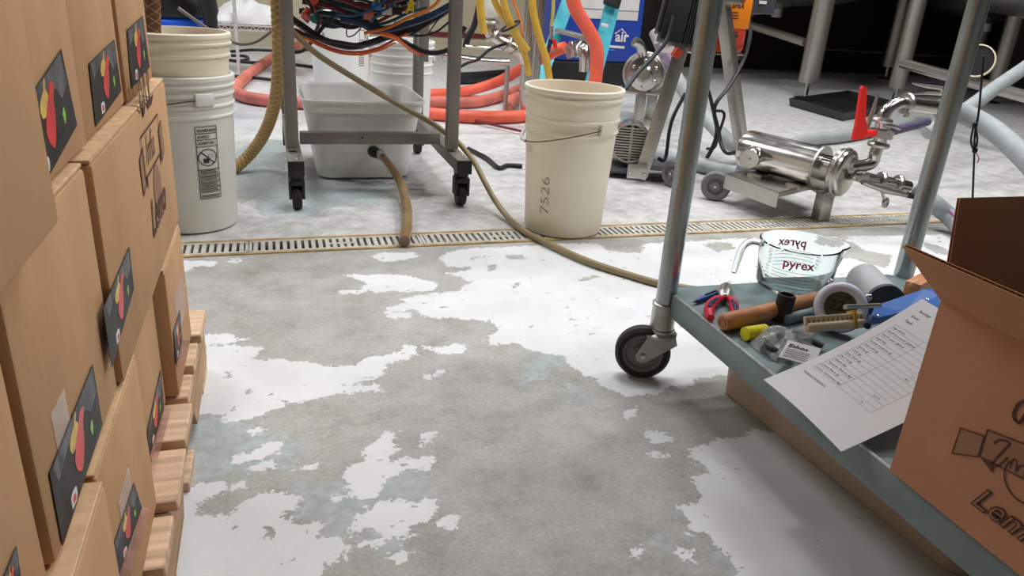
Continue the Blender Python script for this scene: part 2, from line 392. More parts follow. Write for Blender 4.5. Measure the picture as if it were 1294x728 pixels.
def floor_mat():
    m = bpy.data.materials.new('painted_concrete'); m.use_nodes = True; nt = m.node_tree; N = nt.nodes; L = nt.links; b = N['Principled BSDF']
    tc = N.new('ShaderNodeTexCoord')
    def noise(sc, det=4, rough=.6):
        n = N.new('ShaderNodeTexNoise'); n.inputs['Scale'].default_value = sc; n.inputs['Detail'].default_value = det; n.inputs['Roughness'].default_value = rough
        L.new(tc.outputs['Object'], n.inputs[0]); return n.outputs['Fac']
    def math_(op, a, c, d=None):
        n = N.new('ShaderNodeMath'); n.operation = op
        for i, q in enumerate((a, c, d)):
            if q is None: continue
            if isinstance(q, (int, float)): n.inputs[i].default_value = q
            else: L.new(q, n.inputs[i])
        return n.outputs[0]
    def attr(nm): a = N.new('ShaderNodeAttribute'); a.attribute_name = nm; return a.outputs['Fac']
    def ramp(fac, stops):
        r = N.new('ShaderNodeValToRGB'); e = r.color_ramp.elements
        while len(e) < len(stops): e.new(.5)
        for k, (p, c) in enumerate(stops): e[k].position = p; e[k].color = (*c, 1) if len(c) == 3 else c
        L.new(fac, r.inputs[0]); return r.outputs[0]
    def mix(f, a, c):
        n = N.new('ShaderNodeMix'); n.data_type = 'RGBA'; L.new(f, n.inputs[0]); L.new(a, n.inputs[6]); L.new(c, n.inputs[7]); return n.outputs[2]
    n1, n2, n3 = noise(38, 6, .65), noise(130, 4), noise(6, 4)
    e1 = math_('MULTIPLY_ADD', n1, .056, -.024); e2 = math_('MULTIPLY_ADD', n2, .030, -.0145)
    chips = math_('MULTIPLY', math_('MAXIMUM', math_('SUBTRACT', noise(24, 5, .7), .66), 0), -1.6)
    val = math_('ADD', math_('ADD', attr('paint'), e1), math_('ADD', e2, chips))
    pm = math_('MULTIPLY_ADD', val, 350, .5); pm = math_('MINIMUM', math_('MAXIMUM', pm, 0), 1)
    mpx = N.new('ShaderNodeMapping'); mpx.inputs['Scale'].default_value = (1, 1.7, 1); mpx.inputs['Rotation'].default_value = (0, 0, .3); L.new(tc.outputs['Object'], mpx.inputs[0])
    fl = N.new('ShaderNodeTexNoise'); fl.inputs['Scale'].default_value = 24; fl.inputs['Detail'].default_value = 5; fl.inputs['Roughness'].default_value = .62; L.new(mpx.outputs[0], fl.inputs[0])
    big = noise(3.2, 2)                                   # flakes come in swarms
    fk = math_('SUBTRACT', fl.outputs['Fac'], math_('MULTIPLY_ADD', big, -.16, .742))
    fk = math_('MINIMUM', math_('MAXIMUM', math_('MULTIPLY', fk, 120), 0), 1)
    pm = math_('MULTIPLY', pm, math_('SUBTRACT', 1, fk))
    tv = math_('MULTIPLY_ADD', n1, .16, -.085); tv = math_('ADD', tv, attr('teal')); tm = math_('MINIMUM', math_('MAXIMUM', math_('MULTIPLY_ADD', tv, 60, .85), 0), .9)
    conc = ramp(noise(9, 8, .7), [(.28, (.28,.272,.250)), (.5, (.43,.423,.404)), (.72, (.52,.515,.50))])
    fine = ramp(noise(150, 8, .85), [(.34, (.62,.61,.59)), (.60, (1.12,1.12,1.11))])
    mu = N.new('ShaderNodeMix'); mu.data_type = 'RGBA'; mu.blend_type = 'MULTIPLY'; mu.inputs[0].default_value = .8; L.new(conc, mu.inputs[6]); L.new(fine, mu.inputs[7])
    teal = ramp(noise(45, 5), [(.3, (.33,.385,.385)), (.7, (.49,.555,.57))])
    white = ramp(n3, [(.3, (.68,.69,.70)), (.7, (.80,.81,.83))])
    grime = ramp(noise(14, 8, .75), [(.38, (.36,.35,.33)), (.64, (.68,.675,.665))])
    gm = math_('MULTIPLY', attr('traffic'), 4.0)
    white = mix(gm, white, grime)
    c = mix(pm, mix(tm, mu.outputs[2], teal), white); L.new(c, b.inputs['Base Color'])
    ro = math_('MULTIPLY_ADD', pm, -.12, .55); L.new(ro, b.inputs['Roughness'])
    h = math_('ADD', math_('MULTIPLY', pm, .6), math_('MULTIPLY', n2, .35))
    bp = N.new('ShaderNodeBump'); bp.inputs['Strength'].default_value = .6; bp.inputs['Distance'].default_value = .0015; L.new(h, bp.inputs['Height']); L.new(bp.outputs[0], b.inputs['Normal'])
    return m
me.materials.append(floor_mat())
fo = bpy.data.objects.new('floor', me); COL.objects.link(fo); struct(fo)

# the trench below the grating
X0, X1 = -3.0, 9.0
def dpt(x, y0, z): return Vector((x, y0+DK*x, z))
mb = MB()
mb.add([dpt(X0,Y_NEAR,0),dpt(X1,Y_NEAR,0),dpt(X1,Y_NEAR,-.12),dpt(X0,Y_NEAR,-.12),dpt(X0,Y_FAR,0),dpt(X1,Y_FAR,0),dpt(X1,Y_FAR,-.12),dpt(X0,Y_FAR,-.12)],
       [[0,1,2,3],[4,7,6,5],[3,2,6,7]])
struct(mb.build('trim_1', m_pit, fix=False))
for k, y0 in enumerate((Y_NEAR+.008, Y_FAR-.008)):       # rusty edges of the channel
    mb = MB(); mb.slab([dpt(X0,y0-.008,-.03),dpt(X1,y0-.008,-.03),dpt(X1,y0+.006,-.03),dpt(X0,y0+.006,-.03)], (0,0,.033)); struct(mb.build('trim_%d' % (k+2), m_rust))
# grating: one cast length after the other, each with its bars
SEG, NB = .502, 24
def grate(x0, first=None):
    a = thing('drain_grate', 'slotted pale cast grate length set in the floor drain', 'grate', dpt(x0,Y_NEAR,0), 'grate lengths of the floor drain')
    if first:
        for ch in first.children:
            c = ch.copy(); COL.objects.link(c); c.parent = a
        return a
    ya, yb = Y_NEAR+.014, Y_FAR-.014
    fr = MB()
    for y0, w_ in ((ya+.007, .014), (yb-.007, .014)):
        fr.slab([dpt(x0+.001,y0-w_/2,-.02),dpt(x0+SEG-.001,y0-w_/2,-.02),dpt(x0+SEG-.001,y0+w_/2,-.02),dpt(x0+.001,y0+w_/2,-.02)], (0,0,.022))
    for xx in (x0+.005, x0+SEG-.005):
        fr.slab([dpt(xx-.004,ya,-.02),dpt(xx+.004,ya,-.02),dpt(xx+.004,yb,-.02),dpt(xx-.004,yb,-.02)], (0,0,.022))
    fr.build('frame', m_grate, a, smooth=0)
    br = MB(); pitch = (SEG-.018)/NB
    for i in range(NB):
        xc = x0+.009+pitch*(i+.5); hw = pitch*.29
        br.slab([dpt(xc-hw,ya+.012,-.02),dpt(xc+hw,ya+.012,-.02),dpt(xc+hw,yb-.012,-.02),dpt(xc-hw,yb-.012,-.02)], (0,0,.0215))
    for xc in (x0+.26, ): br.slab([dpt(xc-.04,(ya+yb)/2-.006,-.02),dpt(xc+.04,(ya+yb)/2-.006,-.02),dpt(xc+.04,(ya+yb)/2+.006,-.02),dpt(xc-.04,(ya+yb)/2+.006,-.02)], (0,0,.0212))
    br.build('bars', m_grate, a, smooth=0)
    return a
g0 = grate(-.586)
for k in range(1, 9): grate(-.586+SEG*k, g0)

# shell of the room
WB = 8.3
def plane(name, pts, m): return struct(MB().flat(pts).build(name, m, smooth=0, fix=False))
plane('wall_back', [(X0,WB,0),(X1,WB,0),(X1,WB,CEIL),(X0,WB,CEIL)], m_wall)
plane('wall_left', [(X0,-3,0),(X0,WB,0),(X0,WB,CEIL),(X0,-3,CEIL)], m_wallw)
plane('wall_right', [(X1,WB,0),(X1,-3,0),(X1,-3,CEIL),(X1,WB,CEIL)], m_wallw)
plane('wall_front', [(X1,-3,0),(X0,-3,0),(X0,-3,CEIL),(X1,-3,CEIL)], m_wallw)
plane('ceiling', [(X0,-3,CEIL),(X0,WB,CEIL),(X1,WB,CEIL),(X1,-3,CEIL)], m_ceil)
struct(MB().box((6.4, 7.75, .62), (5.2, .08, 1.24), bev=.004).build('dark_stand_in_panel', mat('dark_stand_in', (.022,.017,.014), .7, var=.3, scale=3)))  # added dark panel standing in for the darkness under the tanks
struct(MB().box(((X0+X1)/2, WB-.008, .19), (X1-X0, .012, .05)).build('trim_4', m_redtrim))
struct(MB().box(((X0+X1)/2, WB-.012, .05), (X1-X0, .02, .10)).build('baseboard_back', m_wall))
em = bpy.data.materials.new('lamp_glow'); em.use_nodes = True; q = em.node_tree.nodes['Principled BSDF']; q.inputs['Emission Color'].default_value = (1,.97,.93,1); q.inputs['Emission Strength'].default_value = 6
for k, (x, y) in enumerate(LAMPS):
    a = thing('ceiling_lamp', 'long white tube lamp fixed under the ceiling', 'lamp', (x, y, CEIL-.09), 'ceiling lamps')
    MB().box((x, y, CEIL-.04), (1.26,.34,.078), bev=.01).build('housing', m_stain, a)
    MB().box((x, y, CEIL-.082), (1.2,.28,.012)).build('diffuser', em, a)
    ld = bpy.data.lights.new('lamp_light', 'AREA'); ld.shape = 'RECTANGLE'; ld.size = 1.2; ld.size_y = .28; ld.energy = LAMP_W; ld.color = (.985,.99,1)
    lo = bpy.data.objects.new('lamp_light', ld); COL.objects.link(lo); lo.parent = a; lo.location = (0, 0, -.02)

# ================================================================ PALLET AND CARTONS (left)
def rring(c, w_, d, r, z, rot=0, n=5):
    out = []; cs, sn = math.cos(rot), math.sin(rot)
    for k, (sx, sy) in enumerate(((1,1),(-1,1),(-1,-1),(1,-1))):
        for j in range(n):
            a = math.pi/2*(k+j/(n-1)); x = sx*(w_/2-r)+r*math.cos(a); y = sy*(d/2-r)+r*math.sin(a)
            out.append(Vector((c[0]+x*cs-y*sn, c[1]+x*sn+y*cs, z)))
    return out
def loft(mb, rings, cap0=True, cap1=True):
    n = len(rings[0]); b = len(mb.v)
    for r in rings: mb.v += r
    for i in range(len(rings)-1):
        for j in range(n): mb.f.append([b+i*n+j, b+i*n+(j+1)%n, b+(i+1)*n+(j+1)%n, b+(i+1)*n+j])
    if cap0: mb.f.append([b+j for j in range(n)][::-1])
    if cap1: mb.f.append([b+(len(rings)-1)*n+j for j in range(n)])
    return mb

PT = .13        # top of the pallet
pal = thing('pallet', 'wooden shipping pallet under the stacked cartons', 'pallet', (-.55, .8, 0))
for y0, wd, x1 in ((1.375,.115,-.143),(1.245,.085,-.146),(1.135,.075,-.146),(1.03,.10,-.140),(.90,.115,-.138),(.77,.09,-.140),(.65,.09,-.142),(.53,.10,-.140),(.41,.09,-.140),(.28,.10,-.140)):
    MB().box(((x1-1.1)/2, y0, PT-.009), (abs(-1.1-x1), wd, .018), bev=.002, seg=1).build('deck_board', m_wood, pal)
for xc in (-.168, -.6, -1.05):
    ya, yb, zt = .22, 1.44, PT-.018
    prof = [(ya,.018),(ya,zt),(yb,zt),(yb,.018)]
    pts = [(ya,zt),(yb,zt),(yb,.018),(1.20,.018),(1.17,.06),(.98,.06),(.95,.018),(.66,.018),(.63,.06),(.44,.06),(.41,.018),(ya,.018)]
    MB().slab([(xc-.018,a,b) for a, b in pts], (.036,0,0)).build('stringer', m_wood_y, pal, smooth=0)
for y0, wd in ((1.38,.10),(1.08,.09),(.80,.09),(.54,.09),(.28,.10)):
    MB().box((-.62, y0, .009), (.94, wd, .018), bev=.002, seg=1).build('bottom_board', m_wood, pal)

def product_label(parent, xf, bl, br, tr, tl, fold=0):
    """dark printed label with a red flower on a face that looks towards +x; corners as seen on that face"""
    k4 = [pt(*q, x=xf+.0010) for q in (bl, br, tr, tl)]; X_ = Vector((.0004,0,0)); lowest = parent.location.z+.001
    for q in k4: q.z = max(q.z, lowest)
    def lm(a, b): return k4[0].lerp(k4[1], a).lerp(k4[3].lerp(k4[2], a), b)
    p = MB().slab(k4, X_).build('label', m_label, parent, smooth=0)
    def poly(name, pts, m, h=1):
        c3 = [Vector((a, b, 0)) for a, b in pts]; c3 = spline(c3+[c3[0]], 4)[:-1] if h > 1.2 else c3
        MB().slab([lm(q.x, q.y)+X_ for q in c3], X_*(.4*h)).build(name, m, p, smooth=0)
    poly('tint', [(.05,.97),(.35,.99),(.62,.98),(.95,.99),(.97,.60),(.80,.52),(.72,.70),(.55,.82),(.30,.80),(.10,.70)], m_lgrey, .5)
    poly('flower', [(.40,.30),(.48,.17),(.55,.30),(.60,.48),(.62,.66),(.68,.80),(.60,.86),(.52,.74),(.44,.62),(.38,.46)], m_petal, 2)
    poly('petal', [(.36,.62),(.44,.60),(.53,.74),(.50,.86),(.40,.84),(.34,.74)], m_yel, 1.5)
    poly('stem', [(.50,.86),(.53,.97),(.50,.98),(.46,.86)], m_yel, 1)
    poly('green_mark', [(.74,.36),(.79,.42),(.80,.30),(.76,.22)], m_green, 1.5)
    poly('barcode_tag', [(.22,.06),(.32,.05),(.33,.20),(.23,.22)], m_lwhite, 1.5)
    poly('red_dot', [(.25,.09),(.30,.085),(.30,.16),(.26,.17)], m_petal, 3)
    if fold:      # the loose lower edge of the film lying on the pallet board
        a, b = k4[0], k4[1]
        q = MB().slab([a, b, b+Vector((.010,0,-fold)), a+Vector((.010,0,-fold))], X_).build('loose_film', m_ltrans, p, smooth=0)
    return p

def logo(parent, o, u, v, s):
    """brown line print: script word, ribbon banner, script word below; s = width of the print"""
    u, v = Vector(u)*s, Vector(v)*s; o = Vector(o); n = u.cross(v).normalized(); o = o + n*.0008
    t = MB()
    t.flat([o+u*a+v*b for a, b in ((.0,.36),(.16,.40),(.16,.60),(.0,.56))]); t.flat([o+u*a+v*b for a, b in ((.84,.36),(1,.40),(1,.60),(.84,.56))])
    t.flat([o+u*(.55+.17*math.cos(q*.314))+v*(.24+.17*math.sin(q*.314)) for q in range(20)])
    t.build('print_tint', m_inkmid, parent, smooth=0, fix=False)
    m = MB(); o2 = o + n*.0005
    m.line([(0,.36),(.16,.40),(.16,.60),(0,.56),(0,.36)], .012, o2, u, v); m.line([(.84,.36),(1,.40),(1,.60),(.84,.56),(.84,.36)], .012, o2, u, v)
    m.line([(.12,.42),(.88,.42),(.88,.66),(.12,.66),(.12,.42)], .014, o2, u, v)
    m.flat([o2+u*a+v*b for a, b in ((.12,.42),(.20,.34),(.20,.42))]); m.flat([o2+u*a+v*b for a, b in ((.80,.34),(.88,.42),(.80,.42))])
    m.text('Infu', o2+u*.24+v*.47, u, v, .24, .3)
    m.text('Lemo', o2+u*.14+v*.06, u, v, .30, .35, .012)
    m.stroke([(.22,.78),(.30,.96),(.36,.84),(.30,.76),(.40,.80),(.46,.98),(.50,.80),(.58,.78),(.66,.92),(.60,.96),(.62,.78),(.76,.80)], .035, o2, u, v)
    m.build('print', m_inkbrown, parent, smooth=0, fix=False)

def carton(y0, y1, z0, z1, xf, depth, label, lab=None, pr=None, tape=None, fold=0):
    a = thing('carton', label, 'carton', (xf-depth/2, (y0+y1)/2, z0), 'cartons stacked on the pallet')
    g = .0025
    MB().box((xf-depth/2, (y0+y1)/2, (z0+z1)/2-.002), (depth, y1-y0-2*g, z1-z0-.008), bev=.0035).build('body', m_card, a)
    for k in (0, 1):      # the two closing flaps on top, paler to imitate highlights on their cut edges
        MB().box((xf-depth*(.25+.5*k), (y0+y1)/2, z1-.0035), (depth/2-.003, y1-y0-2*g, .004), bev=.001, seg=1).build('flap', m_card2, a)
    if lab: product_label(a, xf, *lab, fold=fold)
    if pr: logo(a, (xf, pr[0], pr[1]), (0,1,0), (0,0,1), pr[2])
    if tape: MB().slab([(xf+.0006,tape[0],tape[2]),(xf+.0006,tape[1],tape[2]),(xf+.0006,tape[1],tape[3]),(xf+.0006,tape[0],tape[3])], (.0004,0,0)).build('tape', m_tape, a, smooth=0)
    return a
Z1, Z2, Z3, Z4 = PT+.001, .341, .577, .812
c_ = carton(.36,.60,Z1,Z2,-.152,.42,'bottom layer carton jutting out beside the pallet stringer, plain on its face')
carton(.605,.838,Z1,Z2,-.160,.42,'bottom layer carton with a torn loose flower label low on its face', ((149,730),(179,642),(169,610),(143,690)), fold=.001, tape=(.66,.72,.20,.27))
carton(.843,1.088,Z1,Z2,-.176,.42,'bottom layer carton set back between two jutting cartons', ((188,580),(207,516),(203,467),(186,545)), fold=.001)
carton(1.093,1.318,Z1,Z2,-.158,.42,'bottom layer end carton standing at the far end of the pallet', ((223,462),(230,430),(227,392),(219,420)), fold=.001, tape=(1.15,1.28,.205,.27))
carton(.215,.487,Z2,Z3,-.168,.42,'middle layer carton under the overhanging top carton', ((8,800),(28,745),(20,690),(0,740)))
carton(.492,.754,Z2,Z3,-.165,.42,'middle layer carton with a large creased flower label at its lower edge', ((79,690),(129,536),(117,460),(62,598)), tape=(.54,.58,.41,.44))
carton(.759,1.335,Z2,Z3,-.160,.26,'long middle layer carton printed with a brown script logo', ((141,465),(169,365),(163,312),(130,390)), (1.01,.392,.225))
carton(.17,.560,Z3,Z4,-.142,.30,'top layer carton pushed out past the ones below', None, (.255,.63,.15))
carton(.565,.816,Z3,Z4,-.172,.42,'top layer carton half covered by the overhanging one, flower label at its foot', ((44,259),(97,158),(77,62),(24,142)))
carton(.821,1.058,Z3,Z4,-.175,.42,'top layer carton between the two other labelled top cartons', ((121,160),(153,115),(144,50),(112,80)))
carton(1.062,1.302,Z3,Z4,-.172,.42,'top layer end carton beside the braided brown hose', ((166,112),(189,85),(180,20),(160,38)))

# ================================================================ GALVANISED CART (right)
ZS = .195
CX0, CX1, CY0, CY1 = .742, 1.335, -.06, 1.24
cart = thing('utility_cart', 'galvanised tube cart with a grey lower shelf on black wheeled casters', 'cart', ((CX0+CX1)/2, (CY0+CY1)/2, 0))
for (x, y) in ((CX0,CY1),(CX1,CY1),(CX0,CY0),(CX1,CY0)):
    MB().cyl((x,y,.165), (x,y,.86), .0205, 24).build('post', m_galv, cart)
    MB().lathe([(.0215,0),(.0245,.002),(.0245,.047),(.026,.05),(.026,.056),(.0225,.058)], (x,y,.112), (0,0,1), 24).build('collar', m_zinc, cart)
for z, nm in ((ZS,'lower_shelf'), (.90,'upper_shelf')):
    s_ = MB(); r = .03
    s_.slab([(CX0+r,CY0-.012,z-.004),(CX1-r,CY0-.012,z-.004),(CX1+.012,CY0+r,z-.004),(CX1+.012,CY1-r,z-.004),(CX1-r,CY1+.012,z-.004),(CX0+r,CY1+.012,z-.004),(CX0-.0,CY1-r,z-.004),(CX0-.0,CY0+r,z-.004)], (0,0,.004))
    o_ = s_.build(nm, m_shelf, cart, smooth=0)
    lip = MB()
    lip.box((CX0+.001, (CY0+CY1)/2, z-.024), (.004, CY1-CY0-.045, .046), bev=.0015); lip.box((CX1+.010, (CY0+CY1)/2, z-.024), (.004, CY1-CY0-.05, .046), bev=.0015)
    lip.box(((CX0+CX1)/2, CY1+.010, z-.024), (CX1-CX0-.05, .004, .046), bev=.0015); lip.box(((CX0+CX1)/2, CY0-.010, z-.024), (CX1-CX0-.05, .004, .046), bev=.0015)
    lip.box((CX0+.014, (CY0+CY1)/2, z-.045), (.026, CY1-CY0-.06, .003))
    lip.build('shelf_lip', m_shelf, o_)
    for xe in (CX0+.001, CX1+.010): MB().tube([(xe,CY0+.03,z+.001),(xe,CY1-.03,z+.001)], .0024, 8, smooth=False).build('rolled_edge', m_edge, o_)  # pale rims added to draw the bright edge highlight
def caster(sx, sy, wc, ax):
    """swivel caster below a post: fork plates, tyre, hub, bolt"""
    a = Vector(ax).normalized(); s = Vector((sx,sy,0)); w_ = Vector(wc)
    MB().lathe([(.014,.0),(.030,.001),(.033,.006),(.033,.010),(.026,.014),(.026,.020),(.02,.022)], (sx,sy,.092), (0,0,1), 24).build('swivel_plate', m_zinc, cart)
    d = Vector((w_.x-sx, w_.y-sy, 0)); d = d - a*d.dot(a); dn = d.normalized() if d.length > 1e-4 else Vector((1,0,0))
    top = Vector((sx,sy,.100))
    fk = MB()
    for k in (-1, 1):
        off = a*(.021*k); c0 = Vector((w_.x,w_.y,w_.z))
        lo = [c0+dn*.015*math.cos(t)+Vector((0,0,.015*math.sin(t))) for t in np.linspace(-.1*math.pi-math.pi*.55, .05*math.pi, 7)]
        pts = [top-dn*.034+Vector((0,0,-.014)), top-dn*.030, top+dn*.026, ] + lo[::-1]
        fk.slab([p+off for p in pts], a*(.003*k))
    fk.box(top, (.060,.048,.006), (dn, a, Vector((0,0,1))), bev=.002)
    fk.build('fork', m_zinc, cart)
    R_ = w_.z
    ty = MB().lathe([(R_-.016,-.013),(R_-.006,-.0155),(R_,-.009),(R_,.009),(R_-.006,.0155),(R_-.016,.013)], w_, a, 40, closed=True).build('tyre', m_rubber, cart)
    hb = MB().lathe([(.006,-.014),(.019,-.014),(.021,-.008),(R_-.024,-.008),(R_-.021,-.012),(R_-.0155,-.0135),(R_-.0155,.0135),(R_-.021,.012),(R_-.024,.008),(.021,.008),(.019,.014),(.006,.014)], w_, a, 36, closed=True).build('hub', m_hub, cart)
    MB().cyl(w_-a*.029, w_+a*.029, .0055, 8).build('axle_bolt', m_steel, cart)
wl = pt(812, 444, z=.057)
caster(CX0, CY1, (wl.x, wl.y, .057), (-.42,-.9,0))
caster(CX1, CY1, (CX1+.03, CY1+.012, .057), (-.42,-.9,0))
caster(CX0, CY0, (CX0-.02, CY0+.02, .057), (-.6,-.6,0)); caster(CX1, CY0, (CX1+.03, CY0, .057), (0,-1,0))

# tan bin pushed under the cart
rot = math.radians(4.5); bc = (1.075, .895); rings = []
for z, e, r in ((0,0,.03),(.006,.008,.035),(.13,.022,.04),(.133,.034,.042),(.14,.034,.042),(.14,.024,.04),(.13,.016,.038),(.012,0,.03)):
    rings.append(rring(bc, .40+e, .56+e, r, z+.0005, rot, 6))
one('storage_bin', loft(MB(), rings), m_bin, 'tan plastic bin standing on the floor under the cart shelf', 'bin')

# open carton on the cart shelf
bx, by = .733, .62; ZB = ZS+.0045; bh = .2385; bw = .26; bl = .50
oc = thing('open_carton', 'reddish brown open carton with a script logo on the cart shelf', 'carton', (bx+bw/2, by-bl/2, ZB))
t = .004; zt = ZB+bh
bd = MB()
bd.box((bx+t/2, by-bl/2, ZB+bh/2+.0005), (t, bl, bh)); bd.box((bx+bw-t/2, by-bl/2, ZB+bh/2+.0005), (t, bl, bh))
bd.box((bx+bw/2, by-t/2, ZB+bh/2+.0005), (bw-2*t, t, bh)); bd.box((bx+bw/2, by-bl+t/2, ZB+bh/2+.0005), (bw-2*t, t, bh)); bd.box((bx+bw/2, by-bl/2, ZB+.003), (bw-2*t, bl-2*t, .004))
bd.build('body', m_card_red, oc, smooth=0)
def flap(h0, h1, f0, f1):
    """corrugated flap: two liners and the fluting between them, hinge h0-h1, free edge f0-f1"""
    h0, h1, f0, f1 = map(Vector, (h0, h1, f0, f1)); n = (h1-h0).cross(f0-h0).normalized(); th = .0042
    m_ = MB(); m_.slab([h0, h1, f1, f0], n*.0007); m_.slab([h0+n*(th-.0007), h1+n*(th-.0007), f1+n*(th-.0007), f0+n*(th-.0007)], n*.0007)
    o = m_.build('flap', m_card_red, oc, smooth=0)
    L_ = (f1-f0).length; k = int(L_/.0075)*4; wv = MB(); e0 = (f0-h0)*.004
    for i in range(k+1):
        s = i/k; z = th/2+(th/2-.0008)*math.sin(i*math.pi/2)
        wv.v += [h0.lerp(h1, s)*.04+f0.lerp(f1, s)*.96+n*z, f0.lerp(f1, s)-e0+n*z]
    for i in range(k): wv.f.append([2*i, 2*i+1, 2*i+3, 2*i+2])
    wv.build('fluting', m_card2, o, smooth=0, fix=False)
fc = pt(1138, 310, y=.628)
flap((bx, by-bl, zt), (bx, by, zt), (fc.x, by-bl-.004, fc.z), (fc.x, by+.006, fc.z))
g1 = pt(1216, 250, y=.655); g2 = pt(1330, 247, y=.655)
flap((bx+bw, by, zt), (bx+.004, by, zt), (bx+bw, .655, g1.z), (g1.x-.003, .655, g1.z))
flap((bx+bw, by-bl, zt), (bx+bw, by, zt), (bx+bw+.10, by-bl-.004, zt-.07), (bx+bw+.10, by+.004, zt-.07))
flap((bx, by-bl, zt), (bx+bw, by-bl, zt), (bx, by-bl-.10, zt-.06), (bx+bw, by-bl-.10, zt-.06))
def onface(px, py, d=.0008): p = pt(px, py, x=bx-d); return p
tn = MB()
tn.flat([onface(*q) for q in ((1214,541),(1244,551),(1236,577),(1203,573))]); tn.flat([onface(*q) for q in ((1248,543),(1310,567),(1306,611),(1238,577))])
tn.build('print_tint', m_inkmid, oc, smooth=0, fix=False)
pr = MB(); O_ = Vector((bx-.0014, 0, 0)); UU, VV = Vector((0,-1,0)), Vector((0,0,1))
def fc2(px, py): p = onface(px, py); return (-p.y, p.z)
pr.line([fc2(*q) for q in ((1214,541),(1244,551),(1236,577),(1203,573),(1214,541))], .0012, O_, UU, VV)
pr.line([fc2(*q) for q in ((1310,567),(1248,543),(1238,577),(1306,611))], .0013, O_, UU, VV)
pr.flat([onface(*q, .0014) for q in ((1238,577),(1256,584),(1254,598))])
pr.stroke([fc2(*q) for q in ((1256,560),(1264,556),(1276,560),(1266,572),(1254,586),(1262,588),(1274,578))], .0022, O_, UU, VV)
pr.stroke([fc2(*q) for q in ((1276,592),(1281,580),(1285,584),(1284,596),(1290,588),(1296,592),(1294,602))], .0016, O_, UU, VV)
le = onface(1226, 634); pr.text('Lemo', (bx-.0014, le.y, le.z), UU, VV, .039, .45, .035)
pr.stroke([fc2(*q) for q in ((1296,506),(1286,512),(1281,526),(1288,534),(1296,524))], .0035, O_, UU, VV)
ce = fc2(1296, 608)
pr.stroke([(ce[0]+.024*math.cos(a), ce[1]+.024*math.sin(a)) for a in np.linspace(math.pi*.85, math.pi*1.6, 8)], .0018, O_, UU, VV)
pr.build('print', m_inkbrown, oc, smooth=0, fix=False)
pw = MB(); pw.text('Lemo', (bx-.0020, le.y, le.z), UU, VV, .039, .45, -.012); pw.build('print_fill', m_inkmid, oc, smooth=0, fix=False)

# ================================================================ THINGS ON THE CART SHELF
# recipe sheet leaning on the tools
pL, pB = pt(965, 480, z=.203), pt(1063, 571, z=.199); H_ = (pB-pL).length*1.647
pT = min((pt(1165, 378, z=z) for z in np.arange(.20,.352,.001)), key=lambda q: abs((q-pL).length-H_))
def onpaper(a, b, d=0):
    """a along the foot of the sheet, b towards its head (both 0-1)"""
    n = (pB-pL).cross(pT-pL).normalized()
    sag = -.010*math.sin(math.pi*b)*1 + .006*math.sin(math.pi*a)*(1-b)
    return pL+(pB-pL)*a+(pT-pL)*b+n*(sag+d)
NXP, NYP = 8, 12; sh = MB()
for k, d in ((0,0),(1,.0004)):
    for j in range(NYP+1):
        for i in range(NXP+1): sh.v.append(onpaper(i/NXP, j/NYP, d))
q_ = (NXP+1)*(NYP+1)
for j in range(NYP):
    for i in range(NXP):
        a = j*(NXP+1)+i; sh.f += [[a,a+NXP+1,a+NXP+2,a+1], [a+q_,a+1+q_,a+NXP+2+q_,a+NXP+1+q_]]
ps = thing('recipe_sheet', 'white printed recipe sheet with a table lying across the shelf edge', 'paper', pL)
sheet = sh.build('sheet', m_paper, ps, smooth=60, fix=False)
rows = ['Ingredients','TAOP hot water (gallon)','TAOP water (gallon)','Sugar (kg)','Sodium benzoate (g)','Citric acid (g)','EDTA (g)','CMC (g)','Ester Gum (g)','MCT oil (g)','Vitamin (kg)','Vegetable Glycerin (kg)','Lemon Flavor (g)','Lemon Concentrate (kg)']
vals = ['','533.8','60','100','4.2','6.1','8.2','','','','','20.29','','10']
tx = MB(); ln = MB()
def ptxt(s, a, b, sz): tx.text(s, (0,0,0), (0,0,0), (0,0,0), sz, wrap=lambda x, y: onpaper(a+x, b+y/1.647, .0009), res=1)
def pln(a0, b0, a1, b1, wd=.0022):
    for k in range(6):
        s, e = k/6, (k+1)/6; A = (a0+(a1-a0)*s, b0+(b1-b0)*s); B = (a0+(a1-a0)*e, b0+(b1-b0)*e)
        dx, dy_ = (0, wd/2/1.647) if abs(a1-a0) > abs(b1-b0) else (wd/2, 0)
        ln.flat([onpaper(A[0]-dx, A[1]-dy_, .0007), onpaper(B[0]-dx, B[1]-dy_, .0007), onpaper(B[0]+dx, B[1]+dy_, .0007), onpaper(A[0]+dx, A[1]+dy_, .0007)])
for s, b in (('Batch#',.915),('Date:',.865),('Tank:',.82)): ptxt(s, .11, b, .042)
tx.build('heading', m_ink, sheet, smooth=0, fix=False); tx = MB()
RB, RH = .255, .037
for k, s in enumerate(rows):
    b = RB+RH*(13-k); ptxt(s, .115, b+.009, .031)
for k in range(15): pln(.10, RB+RH*k, .80, RB+RH*k)
for a in (.10, .43, .80): pln(a, RB, a, RB+14*RH)
tx.build('ingredient_names', m_ink, sheet, smooth=0, fix=False); tx = MB()
for k in range(14):
    if vals[k]: ptxt(vals[k], .66, RB+RH*(13-k)+.009, .031)
tx.build('amounts', m_ink, sheet, smooth=0, fix=False); tx = MB()
ptxt('Updated 05/03/2021', .10, .195, .034)
tx.build('date_line', m_ink, sheet, smooth=0, fix=False); ln.build('table_rules', m_inkgrey, sheet, smooth=0, fix=False)

